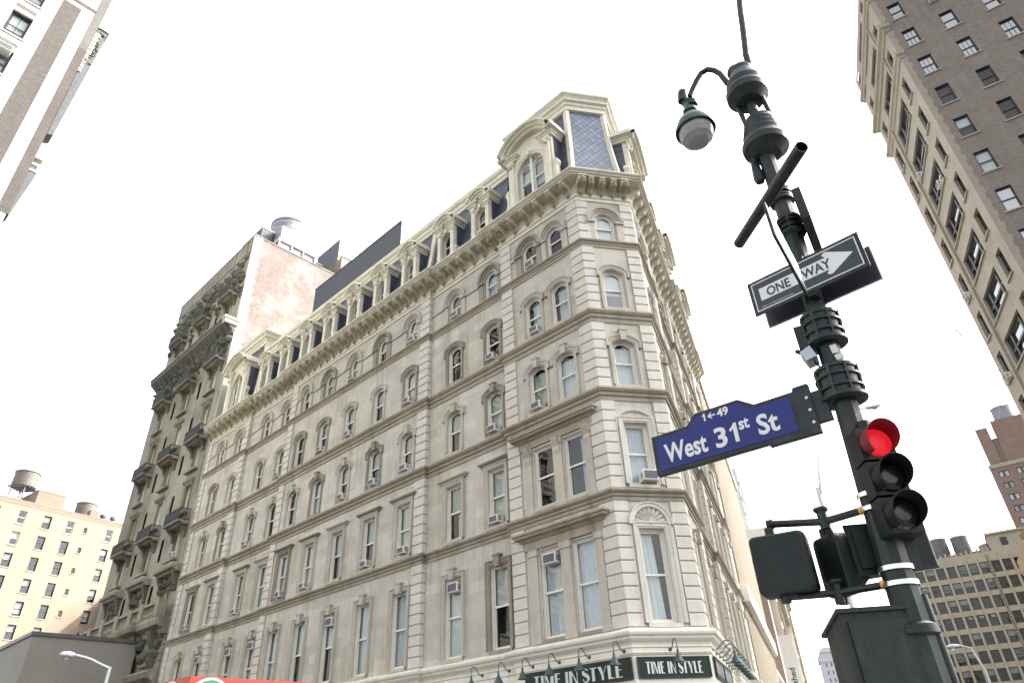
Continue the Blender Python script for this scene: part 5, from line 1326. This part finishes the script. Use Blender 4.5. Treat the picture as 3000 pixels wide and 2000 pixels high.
# ================================================================== red kiosk
K1 = Fr(az2(-24.5,14), 42.4, True); K2 = Fr(az2(-24.5,14), -47.4)
t = thing('red_kiosk', K1.p(1,0,-1.5), 'red box-like street kiosk top with green white-rimmed roundels at the bottom edge', 'kiosk')
b = MB(); p = [K1.p(0,0,0),K1.p(2.9,0,0),K1.p(2.9,0,0)+Vector((K2.d.x,K2.d.y,0))*3.6,K2.p(3.6,0,0)]
b.hexa(p + [q+Vector((0,0,3.33 if i < 2 else 3.36)) for i, q in enumerate(p)]); b.build('body', M['red'], t)
for F, u in ((K1,.37),(K2,.75)):
    ax = Vector((F.n.x,F.n.y,0)); b = MB(); b.lathe(F.p(u,2.92,0), [(.40,0),(.40,.03),(0,.03)], axis=ax, n=32); rr = b.build('roundel', M['signwhite'], t)
    b = MB(); b.lathe(F.p(u,2.92,.031), [(.36,0),(.36,.01),(0,.01)], axis=ax, n=32); b.build('disc', M['dgreen'], rr)
t['label'] = 'red box-like street kiosk with green white-rimmed roundels at the bottom edge'
# ================================================================== lamp post and what is strapped to it
PR = 5.1; PO = az2(28.6, PR); PF = Fr(PO, 118.6); 
if PF.n.dot(V2(PO)) > 0: PF = Fr(PO, 118.6, True)
KS = PR/4.3
def pp(s_, z, o=0.0): return PF.p(s_*KS, 1.7+(z-1.7)*KS, o)
def pz(z): return 1.7+(z-1.7)*KS
def axis_s(z):   # slight lean of the post, measured up its height (unscaled z)
    pts = [(0,-.09),(2.0,-.045),(2.56,-.04),(3.5,-.01),(5.07,.03),(5.66,.03),(6.0,.055),(6.6,.06)]
    for (a, x), (b_, y) in zip(pts, pts[1:]):
        if z <= b_: return x+(y-x)*(z-a)/(b_-a)
    return .06
def ax_pt(z, o=0.0): return pp(axis_s(z), z, o)
def up_dir(z): return (ax_pt(z+.2)-ax_pt(z-.2)).normalized()
post = thing('lamp_post', Vector((PF.p(axis_s(0)*KS,0).x, PF.p(axis_s(0)*KS,0).y, 0)), 'dark green iron lamp post carrying the street signs, traffic signal and hanging lamp', 'lamp post')
b = MB(); zs = [-.0, .6, 2.0, 2.56, 3.0, 3.5, 4.2, 5.07, 5.66, 6.2]
zs = [1.7-1.7/KS]+zs[2:]
b.tube([ax_pt(z) for z in zs], [.13,.105,.098,.092,.084,.08,.078,.072,.066], 10); b.build('shaft', M['pole'], post, smooth=20)
def drum(z, r_, h, name='collar', ribs=8, o=0, mat=None, lip=.02, s=None):
    d = MB(); c = ax_pt(z, o) if s is None else pp(s, z, o); a = up_dir(z)
    d.lathe(c, [(.03,-h/2-.02),(r_*.9,-h/2-.015),(r_+lip,-h/2),(r_+lip,-h/2+.025),(r_,-h/2+.03),(r_,h/2-.03),(r_+lip*.6,h/2-.025),(r_+lip*.6,h/2),(r_*.7,h/2+.03),(.03,h/2+.035)], axis=a, n=22)
    x = a.cross(Vector((0,1,0))).normalized(); y = a.cross(x)
    for k in range(ribs):
        th = 2*math.pi*k/ribs; q = c + (x*math.cos(th)+y*math.sin(th))*(r_+.008); d.tube([q-a*h*.46, q+a*h*.46], .011, 5)
    for zz in (-.18,.18): d.lathe(c+a*h*zz, [(r_,-.012),(r_+.018,-.008),(r_+.018,.008),(r_,.012)], axis=a, n=22)
    return d.build(name, mat or M['pole'], post, smooth=35)
drum(4.08, .135, .26); drum(3.67, .145, .26); drum(4.98, .088, .18, ribs=6); drum(5.28, .085, .14, ribs=6)
# two big cast hubs at the top
h = MB(); c = pp(.06, 5.98); a = up_dir(5.9)
h.lathe(c, [(.05,-.33),(.12,-.30),(.205,-.22),(.215,-.16),(.20,-.12),(.18,-.08),(.185,-.03),(.165,.0),(.17,.04),(.15,.07),(.155,.11),(.13,.15),(.13,.18),(.02,.2)], axis=a, n=26); h.build('hub', M['pole'], post, smooth=30)
h = MB(); c = pp(.055, 6.55)
h.lathe(c, [(.05,-.24),(.13,-.22),(.20,-.13),(.205,-.06),(.18,.0),(.185,.06),(.17,.10),(.12,.22),(.12,.27),(.09,.32),(.02,.33)], axis=a, n=26)
h.lathe(pp(.02,6.80), [(.01,-.08),(.07,-.05),(.085,0),(.07,.05),(.01,.08)], n=14); h.build('hub', M['pole'], post, smooth=30)
h = MB()
for s0, s1 in ((-.05,-.03),(.05,.09),(.15,.17)): h.tube([pp(s0,6.4), pp(s1,6.1)], .024, 8)
h.tube([pp(.05,6.4),pp(.06,6.1)], .05, 10); h.build('tie_rod', M['pole'], post, smooth=50)
h = MB(); h.tube([pp(-.05,5.86),pp(-.06,5.70)], .035, 8); h.lathe(pp(-.068,5.56), [(.005,-.09),(.04,-.07),(.05,-.03),(.045,.06),(.03,.2)], n=12); h.build('finial', M['pole'], post, smooth=50)
h = MB(); h.tube([pp(.145,6.80),pp(.15,6.95),pp(.175,7.11),pp(.205,7.32),pp(.235,7.55),pp(.30,7.95),pp(.40,8.3),pp(.6,8.7)], [.036]*8, 10); h.build('mast_arm', M['pole'], post, smooth=60)
h = MB(); h.tube([pp(.02,6.52),pp(-.07,6.72),pp(-.10,6.87),pp(-.14,6.95),pp(-.19,7.0),pp(-.25,6.99),pp(-.30,6.93),pp(-.345,6.86),pp(-.375,6.81),pp(-.40,6.76)], .03, 9); h.build('lamp_arm', M['pole'], post, smooth=60)
lamp = thing('hanging_lamp', pp(-.43,6.2), 'green-grey domed hanging lamp with clear glass bowl on the curved arm of the post', 'lamp')
LC = pp(-.43, 6.34); 
h = MB(); h.lathe(LC, [(.195,-.035),(.205,-.03),(.205,.0),(.185,.01),(.18,.06),(.155,.125),(.11,.18),(.06,.215),(.05,.25),(.075,.265),(.075,.30),(.05,.32),(.05,.40),(.065,.42),(.04,.46),(.01,.47)], n=28); h.build('dome', M['lampgreen'], lamp, smooth=40)
h = MB(); h.lathe(LC, [(.175,-.03),(.172,-.09),(.15,-.15),(.10,-.2),(.05,-.22),(.0,-.225)], n=28); h.build('bowl', M['lampglass'], lamp, smooth=70)
h = MB(); h.lathe(LC, [(.03,.0),(.035,-.05),(.03,-.11),(.005,-.13)], n=12); h.build('bulb', M['signwhite'], lamp, smooth=60)
h = MB(); h.tube([pp(-.47,6.74),pp(-.45,6.86)], .05, 10); h.lathe(pp(-.40,6.66), [(.03,-.05),(.06,-.03),(.06,.03),(.03,.05)], n=12); h.build('fitter', M['pole'], lamp, smooth=40)
# horizontal tube crossing the post
t = thing('crossing_tube', pp(0,5.2,.2), 'dark hollow tube fixed slantwise across the upper post', 'tube')
near = px(2349,430,4.2); far = px(2165,714,5.35); ax = (near-far).normalized()
h = MB(); Ln = (near-far).length; h.lathe(far, [(.034,.006),(.050,0),(.050,Ln),(.042,Ln),(.042,Ln-.14),(.0,Ln-.14)], axis=ax, n=18); h.build('pipe', M['pole'], t, smooth=40)
# one-way signs (front and the one back to back behind it)
def panel(name, corners, thick, ndir, mat, parent):
    b = MB(); a = [Vector(c) for c in corners]; n_ = Vector(ndir).normalized()*thick; b.hexa(a+[c-n_ for c in a]); return b.build(name, mat, parent)
OW = Fr(pp(.01,4.45,.16).to_2d() if hasattr(Vector,'to_2d') else V2(pp(.01,4.45,.16)), -47.44+180, True)
if OW.n.dot(V2(PO)) > 0: OW = Fr(OW.O0, -47.44+180)
def oneway(F, z0, w_, hgt, label, text=True, grp='one-way signs on the post'):
    t = thing('one_way_sign', F.p(0,z0,0), label, 'one-way sign')
    b = MB(); b.bbox(F, -w_/2, w_/2, z0, z0+hgt, -.006, .004, .003); b.build('plate', M['pole'] if text else M['signback'], t)
    if not text:
        b = MB(); b.box(F,-w_/2+.01,w_/2-.01,z0+.01,z0+hgt-.01,.0045,.006); b.build('face', M['signblack'], t); return t
    m_ = .03; b = MB(); b.box(F, -w_/2+m_, w_/2-m_, z0+m_, z0+hgt-m_, .0035, .0055); b.build('field', M['signblack'], t)
    b = MB(); q = .009
    for a0, a1, c0, c1 in ((-w_/2+m_,w_/2-m_,z0+m_,z0+m_+q),(-w_/2+m_,w_/2-m_,z0+hgt-m_-q,z0+hgt-m_),(-w_/2+m_,-w_/2+m_+q,z0+m_+q,z0+hgt-m_-q),(w_/2-m_-q,w_/2-m_,z0+m_+q,z0+hgt-m_-q)): b.box(F, a0, a1, c0, c1, .005, .0065)
    zc = z0+hgt/2+.01; x0 = -w_/2+.085; x1 = w_/2-.075; bh = .06
    b.poly([F.p(u,z,.0068) for u, z in ((x0,zc-bh),(x1-.2,zc-bh),(x1-.225,zc-bh-.028),(x1-.205,zc-bh-.045),(x1-.185,zc-bh-.046),(x1,zc),(x1-.185,zc+bh+.046),(x1-.205,zc+bh+.045),(x1-.225,zc+bh+.028),(x1-.2,zc+bh),(x0,zc+bh))])
    b.build('arrow', M['signwhite'], t)
    b = MB(); put_text(b, F, 'ONE', x0+.06, zc-.042, .118, .0082, bold=.003, width=.20); put_text(b, F, 'WAY', x0+.36, zc-.042, .118, .0082, bold=.003, width=.235); b.build('lettering', M['signblack'], t)
    b = MB(); put_text(b, F, 'DEPT OF TRANSPORTATION', x0-.01, z0+m_+.022, .016, .0062, width=.27); b.build('small_print', M['galv'], t)
    return t
OWZ = pz(4.31)
oneway(OW, OWZ, .93, .335, 'black one-way sign with white arrow pointing right, crossed by a narrow sign')
OB = Fr(OW.O0 - OW.n*.17 + OW.d*.02, OW.az, OW.flip)
oneway(OB, OWZ-.05, .93, .335, 'blank dark back of the one-way sign fixed behind the post', text=False)
h = MB(); h.box(OW, -.03, .03, OWZ-.02, OWZ+.36, -.24, -.007); h.build('sign_bracket', M['pole'], post)
# the other pair of one-way signs, turned end-on to the viewer
def edge_sign(p_near, p_far, r0, hgt, label, face, shift=0.0):
    """panel whose top edge runs from the pixel-measured near end to the far end at one height"""
    a = px(*p_near, r0); dirf = px(*p_far, 1.0); rf = (a.z-1.7)/(dirf.z-1.7); c = px(*p_far, rf)
    t = thing('one_way_sign', (a+c)/2, label, 'one-way sign'); d = (c-a); d.z = 0; d.normalize(); n_ = Vector((d.y,-d.x,0))
    dn = Vector((0,0,-hgt))
    for nm, o0, o1, mt, ins in (('plate', -.02-shift, 0, M['pole'], 0), ('face', .001, .003, face, .022)):
        b = MB(); A0 = a+d*ins+Vector((0,0,-ins)); C0 = c-d*ins+Vector((0,0,-ins)); A1 = a+d*ins+dn+Vector((0,0,ins)); C1 = c-d*ins+dn+Vector((0,0,ins))
        b.hexa([A1+n_*o0,C1+n_*o0,C0+n_*o0,A0+n_*o0,A1+n_*o1,C1+n_*o1,C0+n_*o1,A0+n_*o1]); b.build(nm, mt, t)
    return t
edge_sign((2240,590), (2336,772), 3.72, .29, 'pale-faced sign turned almost end-on, crossing in front of the one-way sign', M['signback'])
edge_sign((2341,546), (2379,648), 4.80, .33, 'dark sign turned end-on, right of the post above the one-way sign', M['pole'], .05)
# street-name sign
SF = Fr(V2(pp(-.02,3.6,.10)), -53.0+180, True)
if SF.n.dot(V2(PO)) > 0: SF = Fr(SF.O0, SF.az)
st = thing('street_name_sign', SF.p(-.75,pz(3.4),0), 'blue street-name sign in dark green frame reading West 31st St', 'street sign')
x1 = -.20; x0 = x1-1.33; za = 0
sl_ = .0
Z0 = pz(3.40); H_ = .345
outl = [(x0,Z0),(x1-.40,Z0),(x1-.385,Z0-.022),(x1-.0,Z0-.022),(x1,Z0+H_+.03),(x1-.11,Z0+H_+.03),(x1-.12,Z0+H_),(x1-.42,Z0+H_),(x1-.54,Z0+H_+.085),(x0+.42,Z0+H_+.085),(x0+.33,Z0+H_),(x0,Z0+H_)]
b = MB(); b.extr(SF, outl, -.055, .0); b.build('frame', M['pole'], st)
inn = [(x0+.035,Z0+.03),(x1-.15,Z0+.03),(x1-.15,Z0+H_-.03),(x1-.43,Z0+H_-.03),(x1-.55,Z0+H_+.055),(x0+.43,Z0+H_+.055),(x0+.34,Z0+H_-.03),(x0+.035,Z0+H_-.03)]
b = MB(); b.extr(SF, inn, -.0, .004); b.build('face', M['bluesign'], st)
def one(mb, F, u, z, h, o):
    w_ = h*.2; mb.poly([F.p(u+a*h,z+c*h,o) for a, c in ((.22,0),(.42,0),(.42,1),(.27,1),(.22,.86),(.22,.0))]); mb.poly([F.p(u+a*h,z+c*h,o-.0004) for a, c in ((.0,.70),(.08,.60),(.25,.74),(.34,.99),(.27,1.0),(.2,.88))])
b = MB(); put_text(b, SF, 'West', x0+.10, Z0+.085, .225, .0055, bold=.006, width=.375); put_text(b, SF, '3', x0+.545, Z0+.085, .225, .0055, bold=.006, width=.10); one(b, SF, x0+.67, Z0+.085, .160, .0055)
put_text(b, SF, 'st', x0+.755, Z0+.175, .14, .0055, bold=.004, width=.085); put_text(b, SF, 'St', x0+.895, Z0+.085, .225, .0055, bold=.006, width=.165)
one(b, SF, x0+.475, Z0+.335, .068, .0055); put_text(b, SF, '49', x0+.605, Z0+.335, .095, .0055, bold=.003)
ay = Z0+.366; a0 = x0+.522; 
b.poly([SF.p(u,z,.0055) for u,z in ((a0,ay),(a0+.03,ay+.026),(a0+.042,ay+.026),(a0+.022,ay+.006),(a0+.068,ay+.006),(a0+.068,ay-.006),(a0+.022,ay-.006),(a0+.042,ay-.026),(a0+.03,ay-.026))]); b.build('lettering', M['signwhite'], st)
b = MB(); 
for zz in (.06,.16,.26): b.lathe(SF.p(x1-.03,Z0+zz,0), [(.012,0),(.012,.008),(0,.012)], axis=Vector((SF.n.x,SF.n.y,0)), n=8)
b.build('bolt', M['galv'], st); b = MB(); b.box(SF, x1-.02, x1+.10, Z0+.05, Z0+.30, -.05, -.01); b.build('mount', M['pole'], st)
# clamp boxes and stickers on the post
h = MB(); h.box(PF, -.165*KS, -.06*KS, pz(3.97), pz(4.14), -.12, .06); h.build('terminal_box', M['pole'], post)
cam_ = thing('clamp_camera', pp(-.12,3.9,.02), 'small boxy camera clamped to the left of the post above the street-name sign', 'camera')
h = MB(); h.hexa([pp(-.17,3.93,.1),pp(-.145,3.86,.1),pp(-.075,3.875,.1),pp(-.10,3.96,.1),pp(-.17,3.93,-.06),pp(-.145,3.86,-.06),pp(-.075,3.875,-.06),pp(-.10,3.96,-.06)]); h.build('case', M['signback'], cam_); h = MB(); h.tube([pp(-.185,3.95,.08),pp(-.155,3.95,.02)], .018, 8); h.tube([pp(-.1,3.87,0),pp(-.085,3.835,0),pp(-.05,3.82,0)], .008, 5); h.build('arm', M['pole'], cam_)
h = MB(); 
for z0_, z1_, s0, s1 in ((3.865,3.925,.015,.055),(3.815,3.85,.025,.075)): 
    h.hexa([pp(s0,z0_,.075),pp(s1,z0_,.075),pp(s1-.005,z1_,.078),pp(s0-.005,z1_,.078),pp(s0,z0_,.083),pp(s1,z0_,.083),pp(s1-.005,z1_,.086),pp(s0-.005,z1_,.086)])
h.build('sticker', M['signwhite'], post)
for k, z in enumerate((2.955,2.875,2.545,2.465)):
    c = ax_pt(z); d = MB(); d.lathe(c, [(.105,-.016),(.108,-.014),(.108,.014),(.105,.016)], axis=up_dir(z), n=22); d.build('strap', M['steel'], post, smooth=30)
# traffic signal
fwd = (Vector((PF.n.x,PF.n.y,0))*math.cos(R(25)) + Vector((PF.d.x,PF.d.y,0))*math.sin(R(25))).normalized()
sig = thing('traffic_signal', pp(.10,2.7,.15), 'three-lens traffic signal showing red, strapped to the right of the post', 'traffic light')
sd = Vector((-fwd.y, fwd.x, 0)); upz = Vector((0,0,1)); SIG = []
pos = [(.095,3.205),(.095,2.995),(.09,2.785)]
SX = V2(pp(.075,3,.17))
for k, nm in enumerate(('red','yellow','green')):
    ctr = Vector((SX.x, SX.y, pz(3.205-.208*k))); 
    class F3: pass
    h = MB(); w2, hh = .115, .118
    def B3(a, u_, f): return ctr + sd*a + upz*u_ + fwd*f
    pts = [(-w2,-hh),(w2,-hh),(w2,hh),(-w2,hh)]
    h.hexa([B3(a,u_,-.16) for a,u_ in pts]+[B3(a*.97,u_*.97,.0) for a,u_ in pts]); sec = h.build('housing', M['black'], sig)
    v = MB(); n = 26; ra = .108; prof = []
    for i in range(n+1):
        th = R(-52) + R(284)*i/n
        dep = .17*(.55+.45*math.sin(max(0,min(1,(i/n if i < n/2 else 1-i/n)*2))*math.pi/2)) if True else .2
        prof.append((th, dep))
    inn_ = [B3(ra*math.cos(t_), ra*math.sin(t_), .0) for t_, d_ in prof]; outn = [B3(ra*math.cos(t_), ra*math.sin(t_), d_) for t_, d_ in prof]
    in2 = [B3((ra-.006)*math.cos(t_), (ra-.006)*math.sin(t_), .0) for t_, d_ in prof]; out2 = [B3((ra-.006)*math.cos(t_), (ra-.006)*math.sin(t_), d_) for t_, d_ in prof]
    v.strip(inn_, outn); v.strip(in2, out2); v.strip(outn, out2)
    v.build('visor', M['redvisor'] if k == 0 else M['black'], sec, smooth=50)
    l = MB(); l.lathe(B3(0,0,.004), [(.1,0),(.09,.016),(.05,.028),(.0,.032)], axis=fwd, n=26); l.build('lens', M['ledred'] if k == 0 else M['lensoff'], sec, smooth=60)
    if k == 0:
        l = MB()
        for i in range(-8,9):
            for j in range(-8,9):
                a = i*.0115 + (j%2)*.00575; u_ = j*.0105
                if a*a+u_*u_ < .088**2: 
                    q = B3(a,u_,.034-.03*(a*a+u_*u_)/.0081); l.poly([q+sd*x+upz*y for x, y in ((-.0034,0),(0,-.0034),(.0034,0),(0,.0034))])
        l.build('led_dots', M['leddot'], sec)
h = MB(); h.tube([Vector((SX.x,SX.y,pz(3.205)+.12))-fwd*.08, Vector((SX.x,SX.y,pz(3.205)+.19))-fwd*.08], .05, 12); h.box(PF, .02, .12, pz(3.3), pz(3.36), -.02, .08); h.build('top_mount', M['black'], sig, smooth=30)
h = MB(); a_ = Vector((SX.x,SX.y,pz(3.0)))-fwd*.16; h.hexa([a_+sd*x+upz*z_-fwd*f for f in (0,.03) for x, z_ in ((-.1,-.56),(.1,-.56),(.1,.36),(-.1,.36))]); h.build('back_plate', M['black'], sig)
# black signal housing behind the post, seen from the back
t = thing('signal_housing', pp(-.02,2.55,-.15), 'black back of a wide signal housing strapped behind the post under the traffic light', 'signal housing')
h = MB(); h.hexa([pp(-.235,2.54,-.05),pp(.165,2.575,-.22),pp(.165,2.83,-.22),pp(-.24,2.835,-.05),pp(-.225,2.54,-.17),pp(.175,2.575,-.34),pp(.175,2.83,-.34),pp(-.225,2.835,-.17)]); h.build('case', M['black'], t)
h = MB(); h.hexa([pp(-.2,2.58,-.045),pp(-.1,2.59,-.085),pp(-.1,2.8,-.085),pp(-.2,2.8,-.045),pp(-.2,2.58,-.06),pp(-.1,2.59,-.1),pp(-.1,2.8,-.1),pp(-.2,2.8,-.06)]); h.build('door', M['black'], t)
# pedestrian signals on bracket arms
h = MB(); j1 = pp(-.325,2.862,.0); j2 = pp(-.36,2.468,.0)
h.tube([pp(-.115,2.885), j1, pp(-.61,2.893,.04)], .026, 9); h.tube([pp(-.64,2.893,.04), pp(-.60,2.893,.04)], .034, 10); h.tube([j1-Vector((0,0,.05)), j1+Vector((0,0,.06))], .034, 10); h.tube([j1, pp(-.30,2.76,-.03)], .024, 8)
h.tube([pp(-.125,2.475), j2, pp(-.65,2.478,.04)], .024, 9); h.tube([pp(-.66,2.485,.04), pp(-.56,2.482,.04)], .034, 10); h.tube([j2-Vector((0,0,.07)), j2+Vector((0,0,.05))], .032, 10)
h.lathe(j1+Vector((0,0,.06)), [(.034,0),(.05,.02),(.05,.035),(.01,.04)], n=12); h.lathe(j2+Vector((0,0,.05)), [(.034,0),(.05,.015),(.05,.03),(.01,.035)], n=12); h.build('bracket_arm', M['pole'], post, smooth=40)
h = MB()
for q, s0 in ((2.886,-.095),(2.4755,-.105)): h.tube([pp(s0+.015,q,.01), pp(s0-.035,q-.002,.01)], [.034,.026], 12)
h.build('washer', M['orange'], post, smooth=40)
def ped(c, az, label, w_=.38, hgt=.40, dp=.17):
    t = thing('pedestrian_signal', c, label, 'pedestrian signal', 'pedestrian signals on the post')
    d = Vector((math.sin(R(az)), math.cos(R(az)), 0)); n_ = Vector((d.y,-d.x,0)); c = Vector(c)
    def P3(a, z, f): return c + d*a + Vector((0,0,z)) + n_*f
    def rr(k, ins, rad=.04):
        pts = []
        for cx, cz, a0 in ((w_/2-rad,hgt-rad,0),(-w_/2+rad,hgt-rad,90),(-w_/2+rad,rad,180),(w_/2-rad,rad,270)):
            for q in range(5):
                th = R(a0+q*22.5); pts.append(P3(cx*(1-ins)+ (rad-ins*.02)*math.cos(th), (cz-hgt/2)*(1-ins)+hgt/2+(rad-ins*.02)*math.sin(th), k))
        return pts
    b = MB(); lv = [rr(-dp*.5,.0),rr(dp*.2,.0),rr(dp*.42,.03),rr(dp*.5,.10)]
    for a, e_ in zip(lv, lv[1:]): b.strip(a, e_, 0, True)
    b.poly(lv[-1]); b.poly(lv[0]); b.build('case', M['black'], t, smooth=30)
    v = MB(); v.strip([P3(a,z,-dp*.5) for a,z in ((-w_*.47,.02),(-w_*.47,hgt*.97),(w_*.47,hgt*.97),(w_*.47,.02))], [P3(a,z,-dp*.5-.1) for a,z in ((-w_*.47,.1),(-w_*.47,hgt*.97),(w_*.47,hgt*.97),(w_*.47,.1))]); v.build('hood', M['black'], t)
    g = MB(); g.poly([P3(a,z,-dp*.51) for a,z in ((-w_*.45,.03),(w_*.45,.03),(w_*.45,hgt*.95),(-w_*.45,hgt*.95))]); g.build('lens', M['lensoff'], t)
    f = MB(); 
    for zz in (-.05,hgt+.0): f.tube([P3(-w_*.1,zz,0),P3(-w_*.1,zz+.055,0)], .032, 10)
    f.build('fitting', M['pole'], t, smooth=40)
    return t
ped(pp(-.60,2.485,.05), 118, 'left pedestrian signal housing, square black back turned to the viewer')
ped(pp(-.335,2.462,-.10), 163, 'right pedestrian signal housing, narrow and oblique beside the post', w_=.25, dp=.10)
# control cabinet at the foot of the picture
t = thing('control_cabinet', pp(-.25,1.7,.2), 'large dark green signal control cabinet with peaked lid strapped to the post', 'control cabinet')
KF = Fr(V2(pp(-.37,2.3,.24)), 96, PF.flip); n2_ = KF.n
zt = pz(2.315)
b = MB(); b.prism(KF, 0, .44, [(-.36,pz(1.55)),(0,pz(1.55)),(0,zt+.02),(-.36,zt-.05)]); b.build('body', M['pole'], t)
b = MB(); b.hexa([KF.p(-.015,zt+.02,.02),KF.p(.46,zt+.02,.02),KF.p(.46,zt-.06,-.42),KF.p(-.015,zt-.06,-.42),KF.p(-.015,zt+.045,.02),KF.p(.46,zt+.045,.02),KF.p(.46,zt-.04,-.43),KF.p(-.015,zt-.04,-.43)]); b.build('lid', M['pole'], t)
b = MB(); b.box(KF, .04, .40, pz(1.6), zt-.03, 0, .012); b.build('door', M['pole'], t)
b = MB()
for k in range(6): b.box(KF, -.012, 0, pz(1.98)-.035*k, pz(1.98)-.035*k+.016, -.30, -.08)
b.build('louvre', M['pole'], t)
b = MB(); b.tube([pp(.045,1.4,-.0),pp(.04,2.0,0),pp(.035,2.40,0)], .035, 8); b.build('conduit', M['pole'], post, smooth=50)
drum(2.235, .112, .05, ribs=0, name='strap_collar')
# ================================================================== ground
s = MB(); s.poly([Vector(v) for v in ((-900,-900,0),(900,-900,0),(900,900,0),(-900,900,0))]); tag(s.build('ground', M['asphalt']), kind='structure')
s = MB(); s.sweep([L.p2(140,3.6),L.p2(-.5,3.6),C.p2(CW/2,3.9),RR.p2(.5,3.8),RR.p2(200,3.8)], [(-3.9,.15),(-.02,.15),(0,.13),(0,.004)]); tag(s.build('pavement', M['concrete']), kind='structure')
s = MB(); s.poly([PF.p(-6,.14,2.5),PF.p(3,.14,2.5),PF.p(3,.14,-1.2),PF.p(-6,.14,-1.2)]); s.strip([PF.p(-6,.14,-1.2),PF.p(3,.14,-1.2)],[PF.p(-6,.004,-1.2),PF.p(3,.004,-1.2)]); tag(s.build('kerb_island', M['concrete']), kind='structure')
